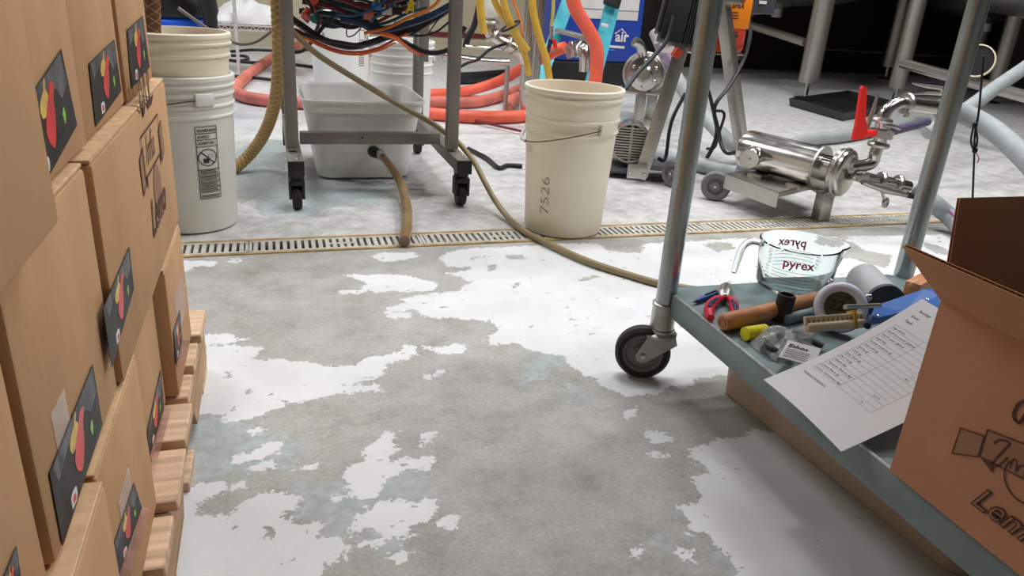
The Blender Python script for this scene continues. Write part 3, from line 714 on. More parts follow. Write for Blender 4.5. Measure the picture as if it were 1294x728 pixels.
# glass measuring cup
cc = pt(1000, 363, z=ZS); cc.z = ZS+.001; RB_, RT_, CH = .074, .081, .098
cup = thing('measuring_cup', 'clear glass measuring cup with red print on the shelf', 'measuring cup', cc)
def cr_(z): return RB_+(RT_-RB_)*(z/CH)
prof = [(0,0),(RB_-.012,0),(RB_-.003,.004),(RB_,.012),(cr_(.06),.06),(RT_,CH-.004),(RT_+.001,CH),(RT_-.002,CH+.002),(RT_-.0042,CH-.003),(cr_(.06)-.004,.06),(RB_-.005,.014),(RB_-.012,.008),(0,.007)]
bowl = MB().lathe(prof, cc, (0,0,1), 56)
lipd = Vector((.93,-.30,0)).normalized()            # pouring lip: draw the rim out
for q in bowl.v:
    r = Vector((q.x-cc.x, q.y-cc.y, 0))
    if q.z > cc.z+.06 and r.length > .05:
        c = r.normalized().dot(lipd)
        if c > .9: q += lipd*(c-.9)*10*.020*((q.z-cc.z-.06)/.04)
bowl.build('bowl', m_glass, cup, smooth=60)
hd = -Vector((.955,-.25,0)).normalized()
hp = [cc+hd*(RT_-.004)+Vector((0,0,CH-.006)), cc+hd*(RT_+.022)+Vector((0,0,CH-.002)), cc+hd*(RT_+.038)+Vector((0,0,CH-.016)), cc+hd*(RT_+.044)+Vector((0,0,CH-.045)), cc+hd*(RT_+.047)+Vector((0,0,CH-.072))]
MB().tube(hp, [.0075,.007,.007,.0068,.0055], 12).build('handle', m_glass, cup)
toc = math.atan2(-cc.y, -cc.x)
def wrapc(a0, z0, d=.0006):
    def f(x, y):
        z = z0+y; R_ = cr_(z)+d; a = a0+x/R_; return Vector((cc.x+R_*math.cos(a), cc.y+R_*math.sin(a), cc.z+z))
    return f
for a0 in (toc-.02, toc+math.pi+.15):
    tp = MB(); tl = MB()
    tp.text('pyrex', (0,0,0), (0,0,0), (0,0,0), .026, off=.02, wrap=wrapc(a0-.30, .066))
    for k, z in enumerate((.056,.049,.042,.035,.028,.021)):
        f = wrapc(a0, z)
        for i in range(8):
            x0, x1 = -.045+i*.011, -.045+(i+1)*.011; (tl if k % 2 else tp).flat([f(x0,0), f(x1,0), f(x1,.0008), f(x0,.0008)])
        if k < 5:
            tp.text('cups' if k == 0 else str(250*(5-k)), (0,0,0),(0,0,0),(0,0,0), .0075, wrap=wrapc(a0+.62, z-.002)); tl.text(str(900-k*200) if k < 4 else '100', (0,0,0),(0,0,0),(0,0,0), .0065, wrap=wrapc(a0-.80, z-.002))
    tp.build('red_lettering', m_redprint, cup, smooth=0, fix=False); tl.build('measure_lines', m_inkgrey, cup, smooth=0, fix=False)

# pliers
pv = pt(915, 373, z=ZS+.012)
pl = thing('pliers', 'cutting pliers with red and navy grips on the shelf', 'pliers', (pv.x, pv.y, ZS))
def sp(px, py, h): return pt(px, py, z=ZS+h)
MB().tube([sp(915,376,.012), sp(905,379,.013), sp(898,386,.013), sp(896,394,.012), sp(898,402,.011)], [.005,.0085,.010,.010,.007], 12).build('grip', m_redgrip, pl)
MB().tube([sp(917,376,.012), sp(925,380,.013), sp(928,388,.013), sp(929,397,.012)], [.005,.008,.009,.007], 12).build('grip', m_redgrip, pl)
MB().tube([sp(906,377,.020), sp(899,383,.0205), sp(896,389,.020)], [.003,.005,.004], 8).build('grip_inlay', m_navy, pl)
MB().tube([sp(925,379,.019), sp(929,386,.0195), sp(930,393,.019)], [.003,.005,.003], 8).build('grip_inlay', m_navy, pl)
jw = MB(); jw.tube([sp(913,377,.012), sp(912,370,.013), sp(913,363,.012), sp(918,358,.011)], [.006,.009,.007,.003], 10); jw.tube([sp(918,376,.012), sp(920,369,.013), sp(922,363,.012), sp(921,359,.011)], [.006,.008,.006,.003], 10)
jw.build('jaws', m_brush, pl)
MB().lathe([(.004,0),(.0045,.001),(.003,.002)], sp(916,371,.021), (0,0,1), 12).build('rivet', m_steel, pl)
# pen
pa, pb = sp(876,382,.006), sp(917,366,.007); dv = (pb-pa).normalized()
pe = thing('pen', 'blue ballpoint pen beside the red pliers', 'pen', (pa+pb)/2-Vector((0,0,.006)))
MB().tube([pa+dv*.010, pa+dv*.02, pb], [.0035,.0055,.0055], 12, smooth=False).build('barrel', m_blue, pe); MB().tube([pa, pa+dv*.010], [.001,.0035], 10, smooth=False).build('tip', m_navy, pe)
MB().bar(pa+dv*.04+Vector((0,0,.007)), pa+dv*.075+Vector((0,0,.007)), .003, .002).build('clip', m_navy, pe)
# wooden handle
ha, hb_ = sp(913,408,.018), sp(1062,370,.020); dv = (hb_-ha).normalized()
hm = thing('hammer', 'reddish wooden hammer handle lying behind the yellow plug', 'hammer', (ha+hb_)/2-Vector((0,0,.019)))
MB().tube([ha, ha+dv*.004, ha+dv*.03, ha+dv*.10, hb_], [.0125,.0158,.0165,.015,.013], 20, smooth=False).build('handle', m_ham, hm)
MB().torus(ha-dv*.0002, dv, .007, .0012, 20, 6).build('end_ring', m_inkmid, hm)
MB().tube([ha+dv*.165, ha+dv*.20], [.0143,.0140], 20, smooth=False, cap=False).build('torn_sticker', m_ivory, hm)
MB().text('OAK', ha+dv*.06+Vector((0,0,.0168)), dv, Vector((-dv.y,dv.x,0)), .012).build('stamp', m_inkbrown, hm, smooth=0, fix=False) if False else None
# black socket standing on end
bs = sp(986,405,.0)
one('black_socket', MB().lathe([(.0155,0),(.0165,.002),(.0165,.05),(.0155,.052),(.0125,.052),(.0125,.02),(0,.02)], bs+Vector((.0,-.0,.001)), (.06,0,1), 28), m_rubber, 'short black tube standing upright in front of the wooden handle', 'tube')
# yellow ribbed plug
ya, yb = sp(941,422,.013), sp(968,418,.013); dv = (yb-ya).normalized(); L_ = (yb-ya).length; pr_ = [(.009,0)]
for k in range(8): pr_ += [(.0125, L_*(k+.1)/8), (.0125, L_*(k+.6)/8), (.011, L_*(k+.7)/8), (.011, L_*(k+.95)/8)]
one('ribbed_plug', MB().lathe(pr_+[(.009,L_)], ya, dv, 20), m_yellow, 'yellow ribbed plastic plug at the shelf edge', 'plug')
# hex key
one('hex_key', MB().tube([sp(932,424,.003), sp(938,426,.003), sp(941,427,.003), sp(942,421,.004), sp(942,414,.006)], .0016, 6, smooth=False), m_black, 'small black hex key beside the yellow plug', 'hex key')
# parts bag
bg = thing('parts_bag', 'clear crumpled plastic bag of dark parts with a white label', 'bag', sp(990,440,0))
def lump(c, a, b, h, seed, nn=22, ang=0):
    rnd = random.Random(seed); m_ = MB(); rings = []; ph = [rnd.uniform(0,6.28) for _ in range(6)]
    for i, (f, z) in enumerate(((1,.0),(1.04,.12),(.98,.4),(.8,.75),(.45,.97),(.12,1.0))):
        rg = []
        for j in range(nn):
            t_ = 2*math.pi*j/nn; k = 1+.13*math.sin(3*t_+ph[0]+i*.6)+.08*math.sin(5*t_+ph[1]-i)+.05*math.sin(9*t_+ph[2])
            x, y = a*f*k*math.cos(t_), b*f*k*math.sin(t_); zz = h*z*(1+.25*math.sin(2*t_+ph[3])+.15*math.sin(7*t_+ph[4]+i))
            rg.append(Vector(c)+Vector((x*math.cos(ang)-y*math.sin(ang), x*math.sin(ang)+y*math.cos(ang), max(.0005, zz))))
        rings.append(rg)
    return loft(m_, rings)
lump(sp(992,437,0), .070, .042, .026, 3, 30, .5).build('film', m_bagf, bg, smooth=25)
for k, (a, b) in enumerate((((962,432),(985,447)),((985,425),(1000,452)),((1005,420),(1040,438)))):
    MB().tube([sp(*a,.008), sp((a[0]+b[0])/2,(a[1]+b[1])/2,.013), sp(*b,.008)], .006, 8).build('enclosed_part', m_dgrey, bg)
lu, lv = (sp(1040,443,.024)-sp(998,432,.027)), (sp(990,446,.02)-sp(998,432,.027))*1.5
lo_ = sp(996,430,.030)
lb_ = MB().slab([lo_, lo_+lu, lo_+lu+lv, lo_+lv], (0,0,.0005)).build('bag_label', m_lwhite, bg, smooth=0)
un, vn = lu.normalized(), lv.normalized()
tb = MB(); tb.text('Ethos', lo_+lu*.08+lv*.36+Vector((0,0,.0012)), un, -vn, .014, .1, .02)
for k in range(5): tb.stroke([(0,0),(lu.length*.7,0)], .0012, lo_+lu*.08+lv*(.48+.1*k)+Vector((0,0,.0011)), un, -vn)
tb.build('bag_lettering', m_ink, lb_, smooth=0, fix=False)
# slate tube lying behind the ivory strip
one('slate_tube', MB().cyl(sp(992,404,.010), sp(1034,393,.010), .010, 16), m_ggrey, 'short slate grey tube half hidden behind the ivory slotted strip', 'tube')
# ivory slotted strip
ia, ib = sp(1017,410,.052), sp(1092,404,.052); dv = (ib-ia).normalized(); L_ = (ib-ia).length; cv = Vector((-ray(1050,405).x, -ray(1050,405).y, -ray(1050,405).z))
u_ = (cv - dv*cv.dot(dv)).normalized(); s_ = dv.cross(u_)
if s_.z < 0: s_ = -s_
iv = thing('slotted_strip', 'ivory plastic strip with a row of slots beside the printed sheet', 'strip', (ia+ib)/2-Vector((0,0,.02)))
st = MB(); ns = 12; hs = .014; c0_ = ia
mid = (ia+ib)/2
st.box(mid+s_*.010, (L_, .006, .006), (dv, u_, s_), .0015); st.box(mid-s_*.006, (L_*.98, .016, .016), (dv, u_, s_), .006, 3)
for k in range(ns+1):
    p = ia+dv*(L_*(.02+.96*k/ns)); st.box(p+s_*.004, (L_/ns*.52, .006, .012), (dv, u_, s_), .0008, 1)
st.build('body', m_ivory, iv)
MB().box(mid+s_*.003-u_*.001, (L_*.97,.004,.011), (dv,u_,s_)).build('slot_backing', m_ham, iv)
MB().box(ia+dv*L_*.80+s_*.001, (.006,.019,.032), (dv,u_,s_), .001).build('band', m_ytube, iv)
# round clock
kc = pt(1062, 388, z=.246); kn = (EYEV-kc).normalized(); kn = (kn+Vector((0,0,.05))).normalized()
ck = thing('round_clock', 'round white digital clock with a dark screen leaning on the canister', 'clock', (kc.x, kc.y, ZS))
MB().lathe([(.027,.004),(.029,.008),(.034,.0105),(.041,.009),(.0455,.003),(.0455,-.006),(.042,-.012),(.027,-.012)], kc, kn, 44, closed=True).build('bezel', m_clock, ck, smooth=60)
MB().lathe([(0,-.010),(.028,-.010),(.028,.005),(0,.005)], kc, kn, 36).build('screen', m_lcd, ck)
MB().lathe([(.02,-.03),(.04,-.026),(.0465,-.014),(.0465,-.006),(.044,-.006)], kc, kn, 36).build('back_shell', m_navy, ck)
ku = Vector((RT.x,RT.y,RT.z)); ku = (ku-kn*ku.dot(kn)).normalized(); kv = kn.cross(ku)
ku2 = (ku*math.cos(-.2)+kv*math.sin(-.2)); kv2 = kn.cross(ku2)
dg = MB(); dg.text('22', kc+kn*.0056-ku2*.020-kv2*.007, ku2, kv2, .026, .1, .01); dg.text('100', kc+kn*.0056+ku2*.000+kv2*.014, ku2, kv2, .010, .1); dg.text('7:6', kc+kn*.0056-ku2*.006-kv2*.019, ku2, kv2, .010, .1)
dg.build('digits', m_lcdseg, ck, smooth=0, fix=False)
for ang in (.35, 1.9): MB().lathe([(.006,0),(.007,.003),(.004,.008)], kc+(ku*math.cos(ang)+kv*math.sin(ang))*.047-kn*.006, ku*math.cos(ang)+kv*math.sin(ang), 14).build('knob', m_steel, ck)
# canister
ca, cb = pt(1090, 352, z=ZS+.036), pt(1117, 380, z=ZS+.036); dv = (cb-ca).normalized()
cn = thing('canister', 'grey canister lying on its side behind the round clock', 'canister', (ca+cb)/2-Vector((0,0,.036)))
MB().lathe([(.030,0),(.034,.004),(.034,(cb-ca).length)], ca, dv, 32).build('body', m_can, cn); MB().lathe([(.035,0),(.035,.010),(.030,.012),(.028,.009),(0,.009)], cb, dv, 32).build('lid', m_dgrey, cn)
# blue-handled driver
da, db = pt(1068, 388, z=.285), pt(1112, 386, z=.272); dvr = thing('driver', 'blue flat handled driver with a dark steel shaft over the clock', 'driver', (db.x, db.y, ZS))
MB().tube([da, db], .0042, 12, smooth=False).build('shaft', m_brush, dvr)
hq = [pt(1096,412,z=.242), pt(1104,394,z=.246), pt(1165,373,z=.262), pt(1180,372,z=.262), pt(1186,380,z=.258), pt(1184,396,z=.250), pt(1140,402,z=.244)]
hd_ = MB().slab(hq, (0,0,.012)).build('handle', m_blade, dvr, smooth=0)
for q in ((1172,378),(1108,398)): MB().lathe([(.004,0),(.004,.001),(.002,.002)], pt(*q, z=.270 if q[0] > 1150 else .258), (0,0,1), 12).build('rivet', m_steel, hd_)
MB().tube([pt(1096,412,z=.25), pt(1101,402,z=.252)], .006, 10).build('end_cap', m_navy, dvr)
# scraps by the far post
one('wood_block', MB().bar(sp(1150,372,.03), sp(1178,356,.03), .03, .05, (0,0,1), .003), m_ham, 'small block of light wood behind the blue handle', 'block')
one('white_string', MB().tube([sp(1140,378,.004), sp(1147,366,.03), sp(1152,358,.058), sp(1159,354,.06)], .0014, 6), m_ivory, 'thin white string over the small wood block', 'string')

# ================================================================ PAILS
def pail(c, rb, rt, h, name_mat, label, group=None, bands=(.80,.86), handle=None):
    """tapered pail with rim, stacking bands, wall thickness; handle = (angle of the two ears, droop side)"""
    a = thing('pail', label, 'bucket', c, group); c = Vector(c)
    def R_(z): return rb+(rt-rb)*(z/h)
    pf = [(0,.0),(rb-.012,.0),(rb-.003,.003),(rb,.010)]
    for b in bands: pf += [(R_(b*h)-.001, b*h-.006), (R_(b*h)+.0045, b*h-.003), (R_(b*h)+.0045, b*h+.002), (R_(b*h)+.0005, b*h+.005)]
    pf += [(rt-.002,h-.034),(rt+.005,h-.032),(rt+.006,h-.027),(rt+.001,h-.024),(rt+.001,h-.016),(rt+.006,h-.012),(rt+.006,h-.003),(rt+.003,h),(rt-.004,h),(rt-.0055,h-.008),(R_(h*.5)-.004,h*.5),(rb-.006,.012),(0,.010)]
    MB().lathe(pf, c, (0,0,1), 48).build('body', name_mat, a, smooth=35)
    return a, R_
def bail(a, c, R_, h, ez, ang, sag, grip=True, out=.006):
    """wire handle hanging against the pail: ears at ang and ang+180, loop sagging on the camera side"""
    c = Vector(c); e = []
    for k in (0, 1):
        t_ = ang+math.pi*k; d = Vector((math.cos(t_), math.sin(t_), 0)); p = c+d*(R_(ez)+.004)+Vector((0,0,ez)); e.append(p)
        MB().box(p, (.012,.055,.034), (d, Vector((-d.y,d.x,0)), Vector((0,0,1))), .004).build('ear', a['m'] if False else EARM, a)
    path = []
    for s in np.linspace(0, 1, 13):
        t_ = ang-math.pi*s; z = ez-sag*math.sin(math.pi*s**1.5); d = Vector((math.cos(t_), math.sin(t_), 0)); path.append(c+d*(R_(z)+out+.012*math.sin(math.pi*s)**2)+Vector((0,0,z)))
    MB().tube(path, .0019, 6, k=3).build('wire_handle', m_brown, a)
    if grip: MB().tube(path[7:11], .006, 10).build('handle_grip', m_white, a)
EARM = m_cream
# big cream pail by the drain
bf = pt(709, 303, z=0); dvec = Vector((bf.x, bf.y, 0)).normalized(); c = bf + dvec*.127; c.z = .002
ca_ = math.atan2(-c.y, -c.x)
a, R_ = pail(c, .127, .152, .462, m_cream, 'tall cream pail with a wire handle standing behind the drain grating', None, (.72,.80))
bail(a, c, R_, .462, .352, ca_+.80, .058)
mk = MB()
def onpail(cen, R_, a0, z0, d=.0012):
    cen = Vector(cen)
    def f(x, y):
        z = z0+y; r = R_(z)+d; t_ = a0+x/r; return cen+Vector((r*math.cos(t_), r*math.sin(t_), z))
    return f
f_ = onpail(c, R_, ca_-.60, .072)
mk.text('7526', (0,0,0),(0,0,0),(0,0,0), .055, off=-.018, wrap=lambda x, y: f_(-y*.8+.03, x*1.15), res=2)
mk.build('marker_writing', m_greycab, a, smooth=0, fix=False)

# left pail: milky lower pail with another pail nested in it
EARM = m_white
lf = pt(246, 298, z=0); dvec = Vector((lf.x, lf.y, 0)).normalized(); c2 = lf+dvec*.135; c2.z = .002; c2.x = pt(300, 285, y=c2.y).x-.128
ca2 = math.atan2(-c2.y, -c2.x)
a2, R2_ = pail(c2, .132, .147, .452, m_dull, 'milky pail with a black warning panel beside the cartons', None, (.755,.82,.885))
bail(a2, c2, R2_, .452, .392, ca2+.42, .035, grip=False)
a3, R3_ = pail(c2+Vector((0,0,.135)), .118, .146, .43, m_cream, 'cream pail nested inside the milky pail', None, (.86,))
wl_ = MB(); wa = pt(270, 190, y=c2.y-.1); ang0 = ca2+.19
_fw = onpail(c2, R2_, ang0, .318)
def fw_(x, y): return _fw(x*1.36, y*1.2)
LW, LH = .046, .175
def wl(x0, y0, x1, y1, wd): wl_.add([fw_(x0,-y0), fw_(x1,-y1), fw_(x1+ (wd if x0==x1 else 0), -y1-(0 if x0==x1 else wd)), fw_(x0+(wd if x0==x1 else 0), -y0-(0 if x0==x1 else wd))], [[0,1,2,3]])
for y in (0, .016, .031, .047, .103, .118, .133, .148, LH):
    for k in range(4): wl(LW*k/4, y, LW*(k+1)/4, y, .0016)
for x in (0, LW): wl(x, 0, x, LH, .0016)
for s, y in (('WARNING',.013),('AVISO',.028),('AVERTISS',.043)): wl_.text(s, (0,0,0),(0,0,0),(0,0,0), .0092 if s != 'AVERTISS' else .0088, off=.03, wrap=lambda x, yy, y=y: fw_(x+.004, yy-y))
for k in range(18):
    y = .106+k*.0038
    if k % 4 != 3: 
        for i in range(3): wl(.003+i*.0133, y, .003+(i+1)*.0133-(.003 if i == 2 and k % 3 == 0 else 0), y, .0017)
cxw, cyw, rw = LW/2, .075, .021
for i in range(24):
    t0, t1 = 2*math.pi*i/24, 2*math.pi*(i+1)/24
    wl_.add([fw_(cxw+r*math.cos(t_), -cyw+r*math.sin(t_)) for r, t_ in ((rw,t0),(rw,t1),(rw-.0022,t1),(rw-.0022,t0))], [[0,1,2,3]])
wl_.add([fw_(cxw+x, -cyw+y) for x, y in ((-.0155,.0135),(-.0135,.0155),(.0155,-.0135),(.0135,-.0155))], [[0,1,2,3]])
wl_.add([fw_(cxw+x, -cyw+y) for x, y in ((-.009,-.013),(.002,-.013),(.003,-.002),(-.010,-.002))], [[0,1,2,3]])
for i in range(8): wl_.add([fw_(cxw+.006+r*math.cos(t_), -cyw+.004+r*.8*math.sin(t_)) for r, t_ in ((.006,.785*i),(.006,.785*i+.785),(.0048,.785*i+.785),(.0048,.785*i))], [[0,1,2,3]])
wl_.build('warning_panel', m_ink, a2, smooth=0, fix=False)

# white pails behind the trolley
c4 = pt(508, 47, y=3.66); c4.z = .002
a4, R4_ = pail(c4, .128, .148, .47, m_white, 'white ribbed pail behind the grey trolley', 'white pails behind the trolley', (.70,.78,.86))
EARM = m_white; bail(a4, c4, R4_, .47, .40, math.atan2(-c4.y,-c4.x)-1.5, .16, grip=False)
f4 = onpail(c4, R4_, math.atan2(-c4.y,-c4.x)-.1, .27)
m4 = MB(); m4.text('CAUTION', (0,0,0),(0,0,0),(0,0,0), .013, wrap=lambda x, y: f4(x, y)); m4.text('keep closed', (0,0,0),(0,0,0),(0,0,0), .010, wrap=lambda x, y: f4(x, y-.014)) if False else None
m4 = MB()
for y in (0, -.012):
    for i in range(4): m4.add([f4(x, y+q) for x, q in ((i*.014,0),(i*.014+.010,0),(i*.014+.010,.004),(i*.014,.004))], [[0,1,2,3]])
m4.build('small_print', m_ink, a4, smooth=0, fix=False)
c5 = pt(430, 60, y=4.3); c5.z = .002
a5, R5_ = pail(c5, .138, .158, .56, m_white, 'tall plain white pail behind the white tub', 'white pails behind the trolley', (.9,))
f5 = onpail(c5, R5_, math.atan2(-c5.y,-c5.x)+.70, .47); m5 = MB()
def l5(x0,y0,x1,y1): m5.add([f5(x0,y0), f5(x1,y0), f5(x1,y1), f5(x0,y1)], [[0,1,2,3]])
for y in (0,-.05,-.12,-.18): l5(0,y,.035,y-.003)
for x in (0,.035): l5(x,0,x+.002,-.18)
for k in range(5): l5(.004, -.128-k*.010, .031, -.131-k*.010)
for i in range(16):
    t0, t1 = 2*math.pi*i/16, 2*math.pi*(i+1)/16
    m5.add([f5(.0175+r*math.cos(t_), -.085+r*math.sin(t_)) for r, t_ in ((.014,t0),(.014,t1),(.011,t1),(.011,t0))], [[0,1,2,3]])
m5.build('warning_panel', m_ink, a5, smooth=0, fix=False)

# ================================================================ GREY TROLLEY WITH THE TUB AND THE WIRING
TXL, TXR, TY0, TY1 = .066, .627, 2.50, 3.42
tr = thing('steel_trolley', 'grey square tube trolley on small black casters', 'trolley', ((TXL+TXR)/2, (TY0+TY1)/2, 0))
LY0, LY1 = 2.66, 3.34
for x in (TXL, TXR):
    MB().box((x, (TY0+TY1)/2, .147), (.048, TY1-TY0, .044), bev=.003).build('base_beam', m_frame, tr)
    MB().box((x, TY0-.006, .147), (.052, .014, .048), bev=.003).build('end_cap', m_black, tr)
    for y in (LY0, LY1):
        MB().box((x-(.004 if x < .3 else .010), y, .50), (.042, .042, .64), bev=.003).build('leg', m_frame, tr)
    for y in (TY0+.03, TY0+.07): MB().lathe([(.005,0),(.005,.002),(.002,.004)], (x+.010, y, .1695), (0,0,1), 10).build('bolt', m_steel, tr)
    for y in (TY0+.035, TY1-.035):
        cs_ = MB(); cs_.lathe([(.024,0),(.026,.004),(.026,.012),(.018,.016)], (x,y,.106), (0,0,1), 18); cs_.box((x-.021, y, .072), (.010,.056,.066), bev=.004); cs_.box((x+.021, y, .072), (.010,.056,.066), bev=.004); cs_.box((x, y, .096), (.05,.056,.022), bev=.006)
        o = cs_.build('caster', m_black, tr)
        MB().lathe([(.01,-.0155),(.036,-.0155),(.040,-.011),(.040,.011),(.036,.0155),(.01,.0155)], (x, y+.004, .0405), (1,0,0), 24).build('wheel', m_rubber, o)
        MB().lathe([(.025,0),(.028,.002),(.028,.006),(.02,.008)], (x,y,.120), (0,0,1), 18).build('swivel_ring', m_brush, o)
yb_ = 2.80; zb = pt(450, 174, y=yb_).z
MB().box(((TXL+TXR)/2, yb_, zb), (TXR-TXL-.05, .04, .042), bev=.003).build('cross_bar', m_frame, tr)
for x in (TXL, TXR):
    if abs(zb-.155) > .045: MB().box((x, yb_, (zb+.16)/2), (.04,.04,abs(zb-.155)), bev=.003).build('bracket', m_frame, tr)
MB().lathe([(.004,0),(.004,.002)], pt(458,174,y=yb_-.021), (0,-1,0), 10).build('hole_plug', m_black, tr)
MB().box(((TXL+TXR)/2-.005, (LY0+LY1)/2, .83), (.66, .78, .02), bev=.003).build('top_plate', m_frame, tr)
for y in (LY0, LY1): MB().box(((TXL+TXR)/2, y, .80), (TXR-TXL-.05, .035, .04), bev=.003).build('top_rail', m_frame, tr)
MB().box((TXR-.01, LY1-.10, .62), (.040, .05, .40), bev=.003).build('upright_channel', m_frame, tr)

# white tub under the trolley
tc_ = ((pt(383,122,y=2.88).x+pt(537,122,y=2.88).x)/2, 3.13)
wT = pt(537,122,y=2.88).x-pt(380,122,y=2.88).x; zt_ = pt(460,128,y=2.88).z
rings = []
for z, w_, d, r in ((.002,-.13,-.12,.05),(.010,-.10,-.09,.06),(zt_-.05,-.03,-.03,.06),(zt_-.045,-.012,-.012,.06),(zt_-.012,-.006,-.006,.06),(zt_-.008,.012,.012,.065),(zt_,.014,.014,.065),(zt_+.002,0,0,.06),(zt_-.012,-.026,-.026,.055),(.016,-.12,-.11,.05)):
    rings.append(rring(tc_, wT+w_, .52+d, r, z, 0, 7))
one('plastic_tub', loft(MB(), rings), m_tub, 'white rectangular plastic tub under the grey trolley', 'tub')
# drain hose from the tub into the grating
BK = -.014
h0 = pt(471, 190, y=2.90); dh = thing('drain_hose', 'amber tube running from the white tub into the floor grating', 'hose', pt(512,300,z=0))
MB().tube([h0+Vector((0,BK,0)), h0+Vector((0,BK-.012,0)), pt(482,196,y=2.84)], [.022,.022,.017], 14, smooth=False).build('bulkhead', m_black, dh)
MB().tube([pt(477,192,y=2.87), pt(484,199,y=2.80)], [.015,.016], 14, smooth=False).build('clamp_fitting', m_steel, dh)
MB().tube([pt(482,196,y=2.83), pt(495,212,y=2.72), pt(508,236,z=.045), pt(514,262,z=.030), pt(514,285,z=.024), pt(512,298,z=.022), pt(511,305,z=.0205)], [.013,.014,.0155,.017,.018,.018,.017], 14).build('tube', m_amber, dh)

# the wiring: every cable on its own
def cable(path, r, m, label, group='cables hanging under the trolley', yb=2.86, n=6, cat='cable'):
    pts = [pt(p[0], p[1], y=(p[2] if len(p) > 2 else yb)) for p in path]
    return one('cable', MB().tube(pts, r, n, k=5), m, label, cat, group)
G1 = 'cables hanging under the trolley'
cable([(366,22),(382,33),(408,50),(440,59),(465,55),(492,46),(520,38),(552,22),(580,2)], .012, m_black, 'thickest black cable sagging under the trolley between its legs')
cable([(370,38),(395,47),(425,53),(455,57),(475,52)], .007, m_black, 'black cable next to the thickest black cable', yb=2.795)
cable([(372,36),(398,52),(425,63),(452,66),(478,61),(497,51),(515,42)], .0045, m_redcab, 'scarlet cable arching below the black cables', yb=2.838)
cable([(372,40),(398,55),(425,66),(452,69),(478,64),(500,54)], .0035, m_orcab, 'lowest orange cable of the hanging bundle', yb=2.815)
cable([(460,42),(490,35),(515,23),(545,10),(560,-6)], .0055, m_orcab, 'orange cable running up to the trolley top', yb=2.80)
cable([(430,24),(455,29),(480,37),(505,33),(540,22),(578,2)], .012, m_navycab, 'thick navy cable in the middle of the bundle', yb=2.83)
cable([(382,2),(405,6),(432,14),(452,27),(470,38),(495,38),(530,27),(552,18)], .0085, m_dred, 'dark red cable dipping to the middle of the bundle', yb=2.884)
cable([(410,-6),(435,0),(462,9),(490,3),(520,-6)], .009, m_dred, 'dark red cable slung highest below the top plate', yb=2.85)
cable([(385,26),(400,10),(425,6),(452,12),(470,24),(478,34)], .013, m_tealcab, 'thick dark teal cable looped at the left trolley leg', yb=2.9)
cable([(378,14),(402,16),(430,20),(458,22)], .010, m_tealcab, 'second dark teal cable behind the looped one', yb=2.93)
cable([(425,18),(446,20),(464,14),(482,4),(494,-6)], .0045, m_bluecab, 'blue cable rising across the navy one', yb=2.79)
cable([(470,26),(480,16),(493,8),(505,-6)], .004, m_bluecab, 'short blue cable next to the connector block', yb=2.80)
cable([(519,-6),(518,6),(513,17)], .005, m_yelcab, 'yellow cable end bending left above the bundle', yb=2.80)
cable([(520,-6),(521,6),(521,15)], .005, m_yelcab, 'straight yellow cable end above the bundle', yb=2.80)
cable([(485,45),(500,48),(520,58),(535,65),(552,67),(568,62),(578,50),(588,34)], .009, m_black, 'black cable looping round the right trolley leg', yb=2.78)
cable([(482,42),(498,46),(512,57),(524,66),(536,70)], .0045, m_redcab, 'scarlet cable beside the looping black one', yb=2.76)
cable([(480,44),(494,47),(508,55),(520,65),(530,69)], .0035, m_orcab, 'orange cable beside the looping black one', yb=2.75)
cable([(498,37),(518,44),(536,45),(552,40),(572,24)], .004, m_black, 'thin black cable crossing the right rear leg', yb=2.90)
cable([(539,45),(550,30),(556,22)], .0022, m_black, 'very thin black wire in front of the right rear leg', yb=2.85)
cable([(442,30),(438,38),(439,46),(446,45),(452,40),(457,34)], .0022, m_black, 'small black wire loop in front of the tall white pail', yb=2.84)
cable([(413,22),(411,30),(405,38),(398,48),(390,57),(382,64),(372,66),(364,64)], .007, m_black, 'black cable dropping along the left trolley leg', yb=2.88)
cable([(404,18),(404,26),(402,33),(399,40)], .006, m_brown, 'short brown cable stub by the left trolley leg', yb=2.8)
cable([(420,20),(417,28),(411,34)], .006, m_black, 'short black stub in front of the tall white pail', yb=2.8)
cable([(385,-4),(393,8),(396,22),(402,30)], .006, m_black, 'black cable falling from the top at the left leg', yb=2.8)
cable([(520,44),(532,36),(548,26)], .005, m_black, 'black stub under the navy cable', yb=2.8)
for (px, py, m, lab) in ((392,2,m_redcab,'big scarlet plug at the top of the left trolley leg'), (385,21,m_redcab,'scarlet plug inside the teal loop')):
    p = pt(px, py, y=2.82); q = pt(px+9, py-8, y=2.84)
    pg = thing('power_plug', lab, 'plug', p, 'scarlet plugs in the wiring')
    MB().cyl(p, p.lerp(q, .7), .017, 16, .003).build('body', m, pg); MB().cyl(p.lerp(q,.7), q+(q-p)*.3, .011, 14, .002).build('collar', m, pg)
p = pt(393, 24, y=2.80); one('green_connector', MB().lathe([(.010,0),(.016,.004),(.016,.02),(.010,.024)], p, (.8,-.3,.3), 14), mat('green_plastic', (.01,.16,.13), .4), 'green round connector by the left trolley leg', 'connector')
for k, (px, py, m, lab) in enumerate(((476,8,m_sky,'small pale blue connector block among the wires, next to the blue cable'), (489,14,m_lwhite,'small white connector block among the wires'), (502,14,m_black,'black connector block below the yellow cable ends'), (466,20,m_pinkred,'pink connector block beside the dark red cable'))):
    p = pt(px, py, y=2.84); cb_ = thing('connector_block', lab, 'connector', p)
    MB().box(p, (.034,.022,.026), bev=.003).build('housing', m, cb_)
    for j in (-1, 1): MB().cyl(p+Vector((.008*j,0,.013)), p+Vector((.008*j,0,.022)), .004, 8).build('pin', m_brush, cb_)
